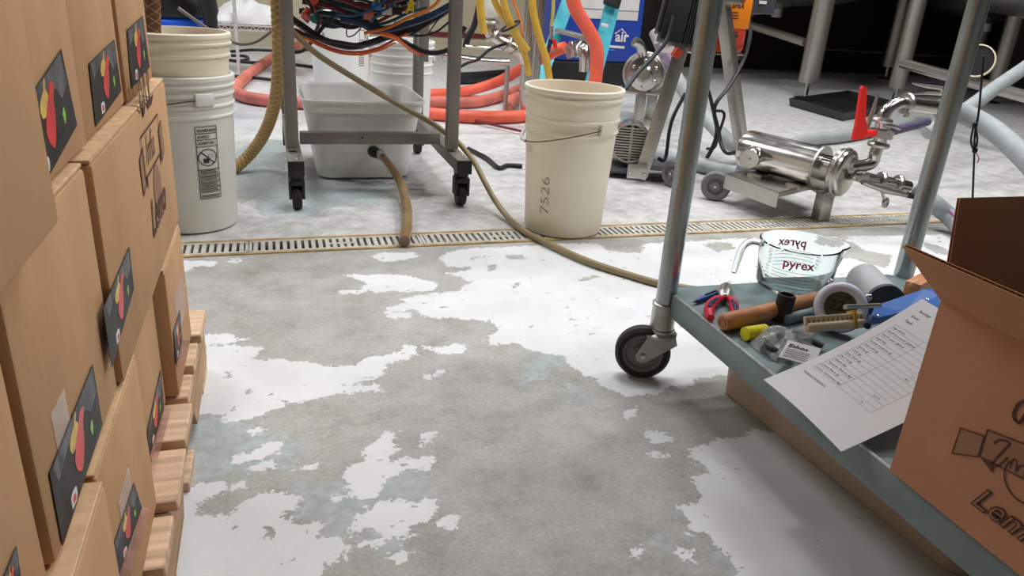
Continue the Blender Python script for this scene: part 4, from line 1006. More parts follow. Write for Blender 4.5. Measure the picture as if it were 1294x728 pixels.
for k, (px, py) in enumerate(((409,47),(463,46),(500,32),(538,20),(514,56))):
    p = pt(px, py, y=2.845); one('cable_tie', MB().torus(p, (1,.1,.15), .016, .0016, 14, 6), m_clip, 'pale cable tie round the bundle ' + ('near the left trolley leg', 'in front of the tall white pail', 'where the orange cable crosses', 'next to the right rear leg', 'above the white ribbed pail')[k], 'cable tie', 'cable ties on the bundle')
rc_ = random.Random(11)
for k in range(16):       # the tangle close under the top plate
    xa_, xb_ = rc_.uniform(376,430), rc_.uniform(480,540); ya_, yb2 = rc_.uniform(-8,22), rc_.uniform(-8,18); sg = rc_.uniform(8,30); yy_ = 2.962+.0207*k
    m2, nm2 = ((m_black,'black'),(m_dred,'dark red'),(m_tealcab,'dark teal'),(m_navycab,'navy'))[k % 4]
    cable([(xa_+(xb_-xa_)*s, ya_+(yb2-ya_)*s+sg*math.sin(math.pi*s)*(.7+.5*math.sin(5*s+k))) for s in (0,.2,.4,.6,.8,1)], rc_.uniform(.005,.010), m2, 'one of the %s cables tangled close under the top plate' % nm2, 'tangled %s cables' % nm2, yb=yy_)
# thin grey cable sagging on the left
cable([(225,10),(262,36),(285,49),(305,56),(325,52),(342,40),(357,28),(366,24)], .0055, m_greycab, 'grey brown cable sagging from the trolley to the wire shelf', None, yb=2.9)
# ================================================================ HOSES
bh_ = thing('braided_hose', 'tan braided hose curving down beside the left trolley leg', 'hose', pt(300,208,z=0))
bp_ = spline([pt(348,-30,y=2.8), pt(351,20,y=2.8), pt(352,70,y=2.82), pt(349,120,y=2.88), pt(338,160,y=2.98), pt(320,190,y=3.08), pt(296,212,z=.022), pt(262,222,z=.022)], 8)
MB().tube(bp_, .0215, 16, smooth=False).build('tube', m_tan, bh_)
m_braid = mat('braid_thread', (.68,.50,.22), .6)
for k in range(8):
    br_ = []; sgn = 1 if k < 4 else -1; u, v, w0 = frame(bp_[1]-bp_[0]); acc = 0
    fine_p = spline(bp_[::2], 8)
    for i, p in enumerate(fine_p):
        t_ = (fine_p[min(i+1,len(fine_p)-1)]-fine_p[max(i-1,0)]).normalized(); u = (u-t_*u.dot(t_)).normalized(); v = t_.cross(u)
        if i: acc += (p-fine_p[i-1]).length
        an = sgn*acc*75+2*math.pi*(k % 4)/4; br_.append(p+(u*math.cos(an)+v*math.sin(an))*.0218)
    MB().tube(br_, .0016, 4, smooth=False).build('braid', m_braid, bh_)
b2p = [pt(193,-30,y=2.36), pt(193,20,y=2.38), pt(195,60,y=2.40), pt(198,110,y=2.44), c2+Vector((-.04,.0,.18))]
bh2 = thing('dark_hose', 'brown braided hose hanging into the nested pail', 'hose', b2p[-1]); bp2 = spline(b2p, 6); MB().tube(bp2, .020, 14, smooth=False).build('tube', m_brown, bh2)
for k in range(6):
    br_ = []; sgn = 1 if k < 3 else -1; acc = 0; fine_p = spline(bp2, 3)
    for i, p in enumerate(fine_p):
        if i: acc += (p-fine_p[i-1]).length
        an = sgn*acc*80+2*math.pi*k/3; br_.append(p+Vector((math.cos(an), math.sin(an), 0))*.0203)
    MB().tube(br_, .0011, 4, smooth=False).build('braid', m_tan, bh2)
one('thin_hose', MB().tube([pt(368,38,y=2.735), pt(400,68,y=2.74), pt(450,100,y=2.75), pt(500,130,y=2.757), pt(545,155,y=2.745), pt(564,169,y=2.715), pt(572,175,y=2.702), pt(579,180,x=.650), pt(587,189,x=.668), pt(600,206,x=.684), pt(612,229,x=.700), pt(626,254,z=.045), pt(643,276,z=.016), pt(662,292,z=.0135), pt(700,311,z=.0135), pt(745,331,z=.0125), pt(790,346,z=.0105), pt(832,358,z=.0105), pt(880,366,z=.0105), pt(940,372,z=.0105)], .0100, 12), m_olive, 'thin olive hose running from the trolley past the cream pail to the cart', 'hose')
def fh(path, r, m, name, label, group=None, n=12, cat='hose'):
    pts = [pt(p[0], p[1], z=(p[2] if len(p) > 2 else r)) if len(p) < 4 else pt(p[0], p[1], y=p[3]) for p in path]
    return one(name, MB().tube(pts, r, n), m, label, cat, group)
fh([(395,52,.30),(366,62,.10),(345,72),(322,88),(303,104),(297,113),(306,121),(330,126),(365,129),(420,132),(480,131),(552,129),(600,129),(640,119),(662,110)], .036, m_pinkred, 'red_hose', 'faded red hose looping out past the tan braided hose')
fh([(500,118),(552,119),(590,115),(630,103,0,5.1),(660,86,0,4.78),(690,71,0,4.56),(705,63,0,4.46),(714,60,0,4.42)], .036, m_red, 'red_hose', 'bright red hose curving up to the clamp behind the cream pail')
fh([(520,142),(560,145),(600,148),(640,148),(668,146),(700,143)], .036, m_red, 'red_hose', 'bright red hose running straight to behind the cream pail')
fh([(720,-20,0,4.0),(727,10,0,4.0),(742,35,0,4.0),(753,58,0,4.0),(754,85,0,4.0),(750,120,0,4.0)], .038, m_red, 'red_hose', 'bright red hose hanging down in front of the blue cabinet')
fh([(668,118,.06),(655,123,.05),(645,129,.05),(642,136,.04)], [.030,.036,.040,.032], m_pinkred, 'capped_hose', 'red capped hose end lying beside the cream pail')
fh([(592,188),(615,200),(630,212),(642,209),(660,210)], .010, m_black, 'floor_cable', 'black cable lying on the floor left of the cream pail', cat='cable')
fh([(545,140,.02),(580,148,.02),(620,157,.02),(660,166,.02)], .007, m_dred, 'floor_cable', 'thin dark red cable stretched along the floor below the red hose', cat='cable')
fh([(292,65),(320,63),(352,64),(390,63)], .012, m_black, 'floor_cable', 'upper of the two black cables along the back wall', cat='cable')
fh([(292,70),(310,71),(313,75),(300,77),(290,76)], .012, m_black, 'floor_cable', 'black cable end looped behind the nested pails', cat='cable')
fh([(295,77),(320,79),(350,79),(398,85)], .012, m_black, 'floor_cable', 'lower black cable lying across the floor', cat='cable')
fh([(642,94),(600,98),(575,99)], .045, m_black, 'floor_mat_roll', 'black rolled mat lying behind the red hoses', cat='mat')
fh([(292,96,.02),(318,98,.02),(345,101,.02)], .012, m_black, 'floor_cable', 'short black cable beneath the faded red hose', cat='cable')

# ================================================================ BACK LEFT: wire shelf, sack, vacuum
wy, wz = 5.95, None
sA, sB = pt(236,30,y=wy), pt(352,34,y=wy)
zsh = (sA.z+sB.z)/2; xa, xb = sA.x-.9, sB.x+.55; yb1 = wy+.45
ws = thing('wire_shelf', 'white wire shelving rack against the beige wall', 'shelf', ((xa+xb)/2, wy+.22, 0))
for x, y in ((xa,wy),(pt(297,20,y=wy).x,wy),(xb,wy),(xa,yb1),(xb,yb1)): MB().cyl((x,y,0), (x,y,1.5), .0125, 14).build('post', m_wire, ws)
dk = MB()
for z in (zsh-.032, zsh):
    for y in (wy, yb1): dk.tube([(xa,y,z),(xb,y,z)], .0045, 6, smooth=False)
k = 44
for i in range(k):
    x0 = xa+(xb-xa)*i/k; x1 = xa+(xb-xa)*(i+1)/k; xm = (x0+x1)/2
    dk.tube([(x0,wy,zsh-.032),(xm,wy,zsh),(x1,wy,zsh-.032)], .003, 5, smooth=False)
dk.build('truss', m_wire, ws)
dk = MB()
for i in range(90): x0 = xa+(xb-xa)*i/89; dk.tube([(x0,wy,zsh+.004),(x0,yb1,zsh+.004)], .0022, 4, smooth=False)
for i in range(6): y = wy+.45*i/5; dk.tube([(xa,y,zsh),(xb,y,zsh)], .003, 4, smooth=False)
dk.build('wire_deck', m_wire, ws)
one('sack', lump((pt(312,14,y=wy+.2).x, wy+.21, zsh+.008), .31, .18, .13, 8, 28), m_sack, 'crumpled white sack lying on the wire shelf', 'sack')
vc = pt(228, 30, y=4.4)
va = thing('shop_vacuum', 'black vacuum with a blue drum behind the nested pails', 'vacuum', (vc.x, vc.y, 0))
MB().lathe([(.17,0),(.19,.02),(.20,.44),(.18,.46)], (vc.x-.02,vc.y,.03), (0,0,1), 28).build('drum', m_brightblue, va)
MB().lathe([(.20,0),(.21,.03),(.20,.10),(.15,.18),(.06,.21),(0,.21)], (vc.x-.02,vc.y,.49), (0,0,1), 28).build('motor_head', m_black, va)
for t_ in (0.5,2.1,3.6,5.2): MB().lathe([(.02,-.012),(.028,-.008),(.028,.008),(.02,.012)], (vc.x+.17*math.cos(t_), vc.y+.17*math.sin(t_), .0285), (1,0,0), 14).build('wheel', m_rubber, va)
MB().tube([(vc.x-.02,vc.y-.2,.66),(vc.x+.12,vc.y-.26,.62),(vc.x+.16,vc.y-.24,.50),(vc.x+.13,vc.y-.24,.38),(vc.x+.02,vc.y-.26,.33)], .034, 10).build('suction_hose', m_black, va)
one('black_bag', lump((pt(256,15,y=5.2).x, 5.25, zsh-.01), .13,.10,.13, 12, 24) if False else lump((pt(214,17,y=6.1).x, 6.12, zsh+.008), .10,.09,.10, 12, 24), m_black, 'black soft bag next to the white sack on the wire shelf', 'bag')

# ================================================================ BACK MIDDLE: fittings, ladder, blue cabinet
def clamp(mb, p, ax, r):
    mb.lathe([(r,-.010),(r+.012,-.008),(r+.015,0),(r+.012,.008),(r,.010)], p, ax, 24)
FY = 4.1
ft = thing('pipe_manifold', 'stainless elbow manifold with clamps behind the trolley', 'pipe fitting', pt(625,80,y=FY))
m_ = MB(); m_.tube([pt(619,24,y=FY), pt(619,30,y=FY), pt(619,40,y=FY), pt(628,50,y=FY), pt(645,58,y=FY), pt(658,66,y=FY), pt(664,78,y=FY)], .032, 18, k=8); m_.build('elbow', m_steel, ft)
for (px, py, d) in ((620,28,(0,0,1)),(641,56,(1,0,-.5)),(652,61,(1,0,-.6)),(622,45,(1,0,-1))):
    m_ = MB(); clamp(m_, pt(px,py,y=FY), d, .033); m_.build('clamp', m_brush, ft)
MB().tube([pt(588,58,y=FY), pt(640,62,y=FY)], .008, 8, smooth=False).build('thin_rod', m_steel, ft)
MB().tube([pt(560,70,y=FY+.3), pt(600,76,y=FY+.3), pt(643,79,y=FY+.3)], .022, 14).build('floor_pipe', m_steel, ft)
MB().tube([pt(641,79,y=FY+.3), pt(641,90,y=FY+.3), Vector((pt(641,90,y=FY+.3).x, FY+.3, .005))], .014, 10).build('support', m_brush, ft)
fv = pt(618,-20,y=FY); fl = thing('filter_housing', 'frosted filter bowl above the stainless elbow manifold', 'filter', pt(619,22,y=FY))
MB().lathe([(.03,0),(.055,.02),(.066,.06),(.066,.24),(.05,.26)], pt(619,23,y=FY), (0,0,1), 24).build('bowl', m_dull, fl)
MB().lathe([(.072,.0),(.074,.05),(.05,.07)], pt(619,23,y=FY)+Vector((0,0,.25)), (0,0,1), 24).build('cap', m_dgrey, fl)
sp_ = thing('stainless_column', 'polished stainless tube standing behind the yellow hoses', 'pipe', pt(668,108,z=0))
ba = pt(668,108,z=0); xx, yy = ba.x, ba.y; w_ = pt(668,40,y=4.3)
MB().cyl((w_.x,4.3,.0), (w_.x,4.3,1.3), .032, 22).build('tube', m_steel, sp_); MB().cyl((w_.x+.10,4.42,.0), (w_.x+.10,4.42,1.3), .028, 22).build('tube', m_steel, sp_)
MB().box((w_.x+.05,4.36,.006), (.26,.22,.012), bev=.003).build('foot_plate', m_brush, sp_); MB().box((w_.x+.05,4.36,1.1), (.20,.03,.04), bev=.004).build('bridge', m_brush, sp_)
def yt(path, r, label, y0=3.9, m=None, nm='yellow_tube', grp=None): return one(nm, MB().tube([pt(a,b,y=y0) for a, b in path], r, 10), m or m_ytube, label, 'hose', grp)
yt([(618,-20),(628,8),(643,30),(655,52),(664,72),(668,95)], .017, 'yellow tube of the tied pair, the one on the left')
yt([(632,-20),(638,10),(646,30),(654,46),(667,64)], .018, 'yellow tube of the tied pair, the one crossing over', 3.860)
one('cable_tie', MB().torus(pt(645,33,y=3.88), (.5,0,-.85), .052, .006, 18, 6), m_black, 'black tie round the pair of yellow tubes', 'cable tie')
yt([(671,-20),(674,15),(681,45),(690,75),(694,100)], .020, 'single yellow tube in front of the stainless column', 3.85)
yt([(606,-20),(608,20),(612,42)], .020, 'short amber tube end hanging beside the filter bowl', 3.8)
yt([(648,0),(654,15),(658,30),(661,45)], .007, 'thin orange hose beside the stainless column', 4.2, m_orcab)
yt([(700,-20),(699,12),(697,32)], .010, 'thin lime yellow hose hanging beside the ladder', 4.2, mat('lime_hose', (.50,.47,.10), .4))
gn = pt(696,40,y=4.2); gnz = thing('spray_nozzle', 'small steel trigger nozzle with a red lever below the lime hose', 'nozzle', gn-Vector((0,0,.08)))
MB().cyl(pt(697,32,y=4.2), pt(696,50,y=4.2), .012, 12, .002).build('body', m_brush, gnz); MB().bar(pt(700,50,y=4.18), pt(702,60,y=4.18), .012, .02).build('lever', m_valve, gnz)
MB().tube([pt(696,50,y=4.2), pt(693,62,y=4.2), pt(690,72,y=4.2)], [.014,.012,.008], 10).build('spout', m_navy, gnz)
MB().torus(pt(698,60,y=4.2), (.2,1,0), .022, .004, 16, 6).build('guard', m_brush, gnz)
yt([(640,55),(620,62),(604,75),(590,80),(572,90)], .008, 'black hose lying over the stainless manifold', 3.95, m_black, 'black_tube')
yt([(607,0),(600,30),(592,46),(588,60)], .018, 'black hose behind the right trolley leg', 4.4, m_black, 'black_tube')
# clamp on the bright red hose
ce_ = thing('hose_clamp', 'stainless hose end with clamp behind the cream pail rim', 'pipe fitting', pt(737,90,y=4.3))
m_ = MB(); m_.tube([pt(725,60,y=4.35), pt(735,58,y=4.3), pt(739,66,y=4.25), pt(739,90,y=4.25)], .034, 18, k=8); m_.build('elbow', m_steel, ce_)
for px in (722, 728): mm = MB(); clamp(mm, pt(px,62,y=4.36), (1,0,.1), .034); mm.build('clamp', m_brush, ce_)
MB().torus(pt(738,64,y=4.27), (.2,-1,.4), .05, .008, 24, 8).build('ring', m_brush, ce_); MB().bar(pt(716,58,y=4.3), pt(719,74,y=4.3), .014, .02).build('lever', m_brush, ce_)

# blue air cabinet on a dark base
AY = 5.5
q0, q1, q2 = pt(704,70,y=AY), pt(806,79,y=AY), pt(819,0,y=AY)
zbot = pt(760,78,y=AY).z; xl, xr = q0.x, q1.x
ab = thing('air_cabinet', 'blue air cleaner cabinet with white panel and house logo', 'cabinet', ((xl+xr)/2, AY+.2, zbot))
MB().box(((xl+xr)/2, AY+.22, zbot+.30), (xr-xl, .44, .60), bev=.012).build('cabinet', m_bluebox, ab)
pz = pt(760,24,y=AY).z
MB().box(((xl+xr)/2+.02, AY-.003, pz+.16), ((xr-xl)*.80, .008, .32), bev=.003).build('front_panel', m_lwhite, ab)
MB().box(((xl+xr)/2+.02, AY-.0075, pt(760,12,y=AY).z), ((xr-xl)*.80, .003, .006)).build('panel_seam', m_inkgrey, ab)
lg = MB(); U3, V3 = Vector((1,0,0)), Vector((0,0,1)); O3 = pt(777,52,y=AY-.004)
lg.text('air', O3, U3, V3, .105, 0, .025)
e = .006
pk = pt(786,37,y=AY-.004); l_ = pt(778,42,y=AY-.004); r1 = pt(791,42,y=AY-.004); r2 = pt(791.5,46,y=AY-.004); l2 = pt(784,38,y=AY-.004)
for a, b in ((l_,l2),(pk,r1),(r1,r2)): lg.bar(a, b, e, .002, (0,1,0))
for p in (l_, pk): lg.cyl(p, p-Vector((0,.002,0)), .007, 10)
b0, b1 = pt(763,58,y=AY-.004), pt(789,60,y=AY-.004); lg.bar(b0, b1, .018, .002, (0,1,0))
lg.text('PURIFIED', pt(764,63,y=AY-.004), U3, V3, .018) if False else None
lg.build('logo', m_lwhite, ab, smooth=0, fix=False)
lg = MB(); lg.bar(pt(764,62,y=AY-.004), pt(777,63.3,y=AY-.004), .010, .002, (0,1,0)); lg.text('n', pt(764,54,y=AY-.004), U3, V3, .11); lg.text('v', pt(770,54.5,y=AY-.004), U3, V3, .10) if False else None
lg.build('faded_logo', m_sky, ab, smooth=0, fix=False)
dl = thing('dolly', 'low black dolly under the blue cabinet', 'dolly', ((xl+xr)/2, AY+.2, 0))
MB().box(((xl+xr)/2, AY+.22, zbot/2+.027), (xr-xl+.1, .46, zbot-.06), bev=.012).build('deck', m_black, dl)
for sx in (-1, 1):
    for sy in (-.16, .16):
        x = (xl+xr)/2+sx*(xr-xl)*.42; MB().lathe([(.02,-.014),(.03,-.01),(.03,.01),(.02,.014)], (x, AY+.22+sy, .03), (1,0,0), 16).build('wheel', m_rubber, dl)
# teal ladder
LYA = 4.75
ld = thing('step_ladder', 'teal fibreglass step ladder in front of the blue cabinet', 'ladder', pt(735,80,y=LYA))
def rail(a, b, y0, y1, wd):
    p, q = pt(*a, y=y0), pt(*b, y=y1); d = (q-p).normalized(); 
    if p.z > .02: p = p + (p-q)*((p.z-.01)/(q.z-p.z))
    q = q + d*.6
    mm = MB(); mm.bar(p, q, .03, wd, (1,0,0)); return mm.build('rail', m_teal, ld)
rail((704,40), (719,-2), LYA+.25, LYA+.40, .085); rail((757,72), (776,-2), LYA, LYA+.10, .095)
st_a, st_b = pt(704,38,y=LYA+.2), pt(748,50,y=LYA+.02); MB().bar(st_a, st_b, .09, .025, (0,0,1), .003).build('step', m_brush, ld)
st_a, st_b = pt(712,-28,y=LYA+.3), pt(758,-20,y=LYA+.08); MB().bar(st_a, st_b, .09, .025, (0,0,1), .003).build('step', m_brush, ld)
MB().bar(pt(772,8,y=LYA+.02), pt(777,-10,y=LYA+.04), .04, .11, (1,0,0), .008).build('hinge_cover', m_black, ld)
MB().bar(pt(760,31,y=LYA-.02), pt(768,33,y=LYA-.02), .02, .014, (0,1,0), .003).build('rung_bracket', m_lwhite, ld)

# ================================================================ PUMPS, STAND, JUG, TANKS
# volute pump in the background
vy = 4.15; v0 = pt(814, 93, y=vy)
vp_ = thing('volute_pump', 'polished stainless pump volute behind the cream pail', 'pump', pt(811,132,y=vy))
ax = Vector((-.45,-.88,.05)).normalized()
MB().lathe([(0,-.10),(.06,-.10),(.10,-.09),(.115,-.05),(.118,-.02),(.10,.0),(.105,.02),(.095,.045),(.05,.055),(.035,.10),(0,.10)], v0, ax, 32).build('volute', m_steel, vp_)
MB().torus(v0-ax*.02, ax, .118, .010, 32, 8).build('rim_clamp', m_brush, vp_)
MB().tube([v0+Vector((-.02,0,.10)), v0+Vector((-.06,-.02,.16)), v0+Vector((-.10,-.02,.18))], .028, 14).build('outlet', m_steel, vp_)
for t_ in range(6): d = frame(ax); MB().lathe([(.010,0),(.010,.008),(.004,.012)], v0+ax*.05+(d[0]*math.cos(t_*1.047)+d[1]*math.sin(t_*1.047))*.075, ax, 10).build('bolt', m_steel, vp_)
lg0 = pt(809,132,y=vy); MB().box((lg0.x, vy, (v0.z-.08)/2), (.05,.05,v0.z-.08), bev=.004).build('leg', m_brush, vp_)
MB().box((lg0.x+.18, vy+.2, .10), (.05,.05,.20), bev=.004).build('leg', m_brush, vp_)
MB().cyl(v0-ax*.10, v0-ax*.45, .085, 26, .01).build('motor', m_brush, vp_)
MB().box((lg0.x+.1, vy+.12, .19), (.26,.34,.016), (Vector((.88,-.45,0)),Vector((.45,.88,0)),Vector((0,0,1))), .003).build('base_plate', m_brush, vp_)
one('lilac_hose', MB().tube([pt(828,40,y=3.9), pt(840,68,y=3.8), pt(856,100,y=3.65), pt(874,128,y=3.5), pt(900,158,y=3.35), pt(925,182,z=.10), pt(950,196,z=.045), pt(985,190,z=.04)], .036, 14), m_lilac if False else m_ghose, 'grey hose running down behind the cart post to the floor', 'hose')
one('lilac_hose', MB().tube([pt(833,52,y=3.58), pt(842,72,y=3.57), pt(851,92,y=3.53)], .030, 12), m_lilac, 'lilac printed hose length beside the black drive box', 'hose')
mm = MB(); gp = pt(840,54,y=3.7); 
for k in range(6): mm.box(pt(838+k*2.1,53-.2*k,y=3.49), (.006,.03,.03))
mm.box(pt(843,60,y=3.50), (.065,.03,.05), bev=.004); one('white_comb', mm, m_lwhite, 'white toothed plastic piece on the lilac hose', 'plastic part')
# motor with slotted fan cover
MY = 2.93; mc = pt(797, 181, y=MY); fa = Vector((-.42,-.90,.06)).normalized()
fm = thing('fan_motor', 'stainless motor with a slotted round fan cover behind the cream pail', 'motor', (mc.x, MY, .055))
RM = .088
MB().lathe([(RM-.013,.0),(RM-.013,.012),(RM-.009,.0165),(RM-.003,.0125),(RM,.0),(RM,-.05),(RM-.004,-.052),(RM-.004,-.20),(RM-.02,-.21)], mc, fa, 36).build('housing', m_steel, fm)
d0, d1, d2 = frame(fa); d0 = Vector((0,0,1))-fa*fa.z; d0.normalize(); d1 = fa.cross(d0)
cv_ = MB(); cv_.lathe([(RM-.012,.010),(RM-.010,.0165),(RM-.004,.0165),(RM-.002,.010)], mc, fa, 36, closed=True)
for k in range(-6, 7):                     # bars between the slots
    hh = k*.0115+.006; hw = math.sqrt(max(0, (RM-.011)**2-hh*hh))
    if abs(hh) < RM-.014: cv_.box(mc+fa*.013+d0*hh, (.0065, hw*2, .003), (d0, d1, fa))
cv_.box(mc+fa*.0135, (RM*1.8,.010,.004), (d0, d1, fa)); cv_.build('fan_cover', m_brush, fm)
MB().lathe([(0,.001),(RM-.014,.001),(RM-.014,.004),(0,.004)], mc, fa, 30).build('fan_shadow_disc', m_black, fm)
ft_ = MB(); ft_.box((mc.x+.04, MY+.10, (mc.z-RM+.06)/2+.008), (.16,.12,max(.02, mc.z-RM-.045)), bev=.004); ft_.build('motor_foot', m_brush, fm)
# stand: base plate, axle, wheel, two raked bars
fb = pt(806, 231, z=.012); PLZ = min(.046, mc.z-RM-.024)
sd = thing('pump_stand', 'stainless stand with two raked flat bars and a grey wheel', 'stand', fb)
MB().box((mc.x+.06, MY+.05, PLZ), (.42,.30,.012), (Vector((.90,-.42,0)),Vector((.42,.90,0)),Vector((0,0,1))), .002).build('base_plate', m_dgrey, sd)
for dx, dy_ in ((-.14,.02),(.05,.20),(-.10,.18)): MB().box((mc.x+.06+dx, MY+.05+dy_-.05, PLZ/2-.003), (.04,.04,PLZ-.006), bev=.003).build('foot', m_brush, sd)
k1, k2 = pt(808,226,y=2.80), pt(878,6,y=2.88)
MB().bar(k1, k2+(k2-k1)*.25, .052, .016, (-.5,-.86,0), .002).build('raked_bar', m_brush, sd)
MB().bar(k1+Vector((.034,.012,0)), k2+(k2-k1)*.25+Vector((.034,.012,0)), .016, .05, (-.5,-.86,0), .002).build('bar_flange', m_brush, sd)
k3, k4 = pt(938,218,y=2.92), pt(914,40,y=2.92)
MB().bar(k3, k4+(k4-k3)*.5, .042, .012, (-.5,-.86,0), .002).build('raked_bar', m_brush, sd); MB().bar(k3+Vector((.042,.02,0)), k4+(k4-k3)*.5+Vector((.042,.02,0)), .044, .012, (.2,-.98,0), .002).build('bar_flange', m_brush, sd)
br_ = pt(805,217,y=2.785); MB().box(br_, (.082,.006,.06), (Vector((.95,-.3,0)),Vector((.3,.95,0)),Vector((0,0,1))), .002).build('bracket', m_brush, sd)
for s in (-1,1): MB().lathe([(.008,0),(.008,.004),(.005,.009)], br_+Vector((.95,-.3,0))*.030*s+Vector((0,-.003,-.008)), (-.3,-.95,0), 10).build('bolt', m_steel, sd)
MB().cyl(pt(818,217,y=2.80), pt(850,218,y=2.76), .006, 10).build('axle', m_brush, sd)
k5 = pt(870,30,y=2.9); MB().bar(k5+Vector((-.05,0,.10)), k5+Vector((.24,.03,.10)), .03, .03, (0,0,1), .002).build('cross_bar', m_brush, sd)
def pump_wheel(par, c, ax_, R_):
    c = Vector(c); ax_ = Vector(ax_).normalized(); o = None
    MB().lathe([(R_*.60,-.020),(R_*.9,-.0215),(R_,-.014),(R_,.014),(R_*.9,.0215),(R_*.60,.020)], c, ax_, 36, closed=True).build('wheel', m_grey_tyre, par)
    MB().lathe([(.006,-.022),(R_*.26,-.022),(R_*.28,-.012),(R_*.5,-.008),(R_*.62,-.014),(R_*.62,.014),(R_*.5,.008),(R_*.28,.012),(R_*.26,.022),(.006,.022)], c, ax_, 30, closed=True).build('wheel_hub', m_hub, par)
    MB().cyl(c-ax_*.028, c+ax_*.028, .005, 10).build('wheel_bolt', m_steel, par)
wv = Vector((-.62,-.78,0)).normalized()
w1 = pt(849,237,z=0); pump_wheel(sd, (w1.x+.01, w1.y+.012, .0575), (-.93,-.36,0), .057)
# black drive box clamped to the stand
b0, b1 = pt(838,42,y=2.75), pt(868,-70,y=2.82); u_ = (b1-b0).normalized(); n_ = Vector((-.35,-.92,-.12)); n_ = (n_-u_*n_.dot(u_)).normalized(); s_ = u_.cross(n_)
if s_.x < 0: s_ = -s_
db_ = thing('drive_box', 'black finned motor drive box tilted on the raked bar', 'drive box', b0)
cen = (b0+b1)/2+s_*.03
MB().box(cen, (.40,.09,.07), (u_, s_, n_), .008).build('case', m_black, db_)
for k in range(9): MB().box(cen+s_*(.050+.0095*k)-n_*.002, (.385,.0035,.075), (u_, s_, n_)).build('fin', m_black, db_)
MB().box(cen-s_*.052-n_*.01, (.34,.014,.06), (u_, s_, n_), .004).build('side_cover', m_dgrey if False else m_black, db_)
one('cable', MB().tube([pt(852,20,y=2.70), pt(843,50,y=2.68), pt(825,72,y=2.66), pt(806,92,y=2.62), pt(794,108,y=2.58), pt(786,117,y=2.56)], .0085, 8), m_black, 'black cable from the drive box ending over the cream pail', 'cable')
one('drive_clip', MB().bar(pt(852,72,y=2.85), pt(858,62,y=2.85), .03, .03, None, .004), m_redor, 'small red clip under the drive box', 'clip')
# orange and red spray jug
jy = 2.98; j0 = pt(908, 66, y=jy); jl, jr = pt(876,40,y=jy).x, pt(944,40,y=jy).x
jg = thing('spray_jug', 'orange and red spray cleaner jug hanging behind the cart post', 'jug', j0)
jz = j0.z; jc = ((jl+jr)/2, jy+.04); W_ = (jr-jl)
loft(MB(), [rring(jc, W_*.9, .10, .03, jz+.002), rring(jc, W_, .115, .035, jz+.02), rring(jc, W_, .115, .035, jz+.24), rring(jc, W_*.5, .07, .03, jz+.29), rring(jc, .05, .05, .024, jz+.30)]).build('bottle', m_redor, jg)
MB().box((jc[0], jc[1]-.058, jz+.165), (W_*.94, .002, .13), bev=.0008).build('label', m_orange, jg)
MB().cyl((jc[0],jc[1],jz+.30), (jc[0],jc[1],jz+.34), .02, 16, .003).build('cap', m_black, jg)
jt = MB(); jx = pt(926,0,y=jy-.02).x
for s, py, sz in (('PROF',4,.026),('SPRA',10,.026)): p_ = pt(925,py,y=jc[1]-.0605); jt.text(s, p_, (1,0,0), (0,0,1), sz, .15, .03)
for k in range(3): p_ = pt(924,15.5+k*3.7,y=jc[1]-.0605); jt.bar(p_, p_+Vector((.035,0,-.0)), .004, .001, (0,1,0))
p_ = pt(917,45,y=jc[1]-.0605); jt.bar(p_, p_+Vector((.06,0,.0)), .012, .001, (0,1,0)); p_ = pt(920,40,y=jc[1]-.0605); jt.bar(p_, p_+Vector((.05,0,.0)), .004, .001, (0,1,0))
for k in range(5): p_ = pt(879,8+k*7,y=jc[1]-.0605); jt.bar(p_, p_+Vector((.016,0,0)), .010 if k == 3 else .005, .001, (0,1,0))
jt.build('label_print', m_ink, jg, smooth=0, fix=False)
MB().box((jc[0], jc[1], jz-.006), (W_*1.0,.10,.008), bev=.002).build('jug_shelf', m_brush, sd)
# control box right of the jug
cy_ = 3.3; cbx = thing('switch_box', 'dark switch box with cables beside the spray jug', 'switch box', pt(955,12,y=cy_))
MB().box(pt(957,0,y=cy_), (.16,.08,.12), bev=.008).build('case', m_dgrey, cbx); MB().box(pt(964,3,y=cy_-.045), (.04,.004,.014)).build('rating_plate', m_lwhite, cbx)
MB().bar(pt(938,18,y=cy_), pt(975,14,y=cy_), .05, .012, (0,0,1)).build('bracket', m_brush, cbx)
MB().cyl(pt(948,14,y=cy_), pt(947,26,y=cy_), .014, 12).build('gland', m_black, cbx)
one('cable', MB().tube([pt(947,27,y=3.28), pt(948,45,y=3.10), pt(940,75,y=2.88), pt(922,108,y=2.78), pt(903,135,y=2.74), pt(906,165,y=2.74), pt(901,185,y=2.74), pt(893,200,y=2.74)], .0085, 8), m_black, 'black cable from the switch box to the knot', 'cable', 'black cables by the pump')
one('cable', MB().tube([pt(884,85,y=2.70), pt(896,118,y=2.71), pt(901,138,y=2.715), pt(908,165,y=2.69), pt(912,185,y=2.65), pt(920,194,y=2.60), pt(934,191,y=2.54)], .0075, 8), m_black, 'black cable entering the pump junction box', 'cable', 'black cables by the pump')
one('cable', MB().tube([pt(905,140,y=2.772), pt(913,141,y=2.775), pt(915,148,y=2.778), pt(908,170,y=2.778), pt(903,186,y=2.778), pt(893,188,y=2.778)], .006, 8), m_black, 'thin black cable loop hanging from the knot', 'cable', 'black cables by the pump')
one('cable', MB().tube([pt(866,118,y=2.98), pt(852,145,y=2.96), pt(846,165,y=2.95), pt(842,195,y=2.93), pt(838,203,y=2.92), pt(832,200,y=2.92)], .008, 8), m_black, 'black cable hanging behind the raked bar', 'cable', 'black cables by the pump')
fh([(826,193),(845,198),(862,203),(885,210),(930,218)], .030, m_ghose, 'floor_hose', 'grey hose along the floor behind the pump wheels')
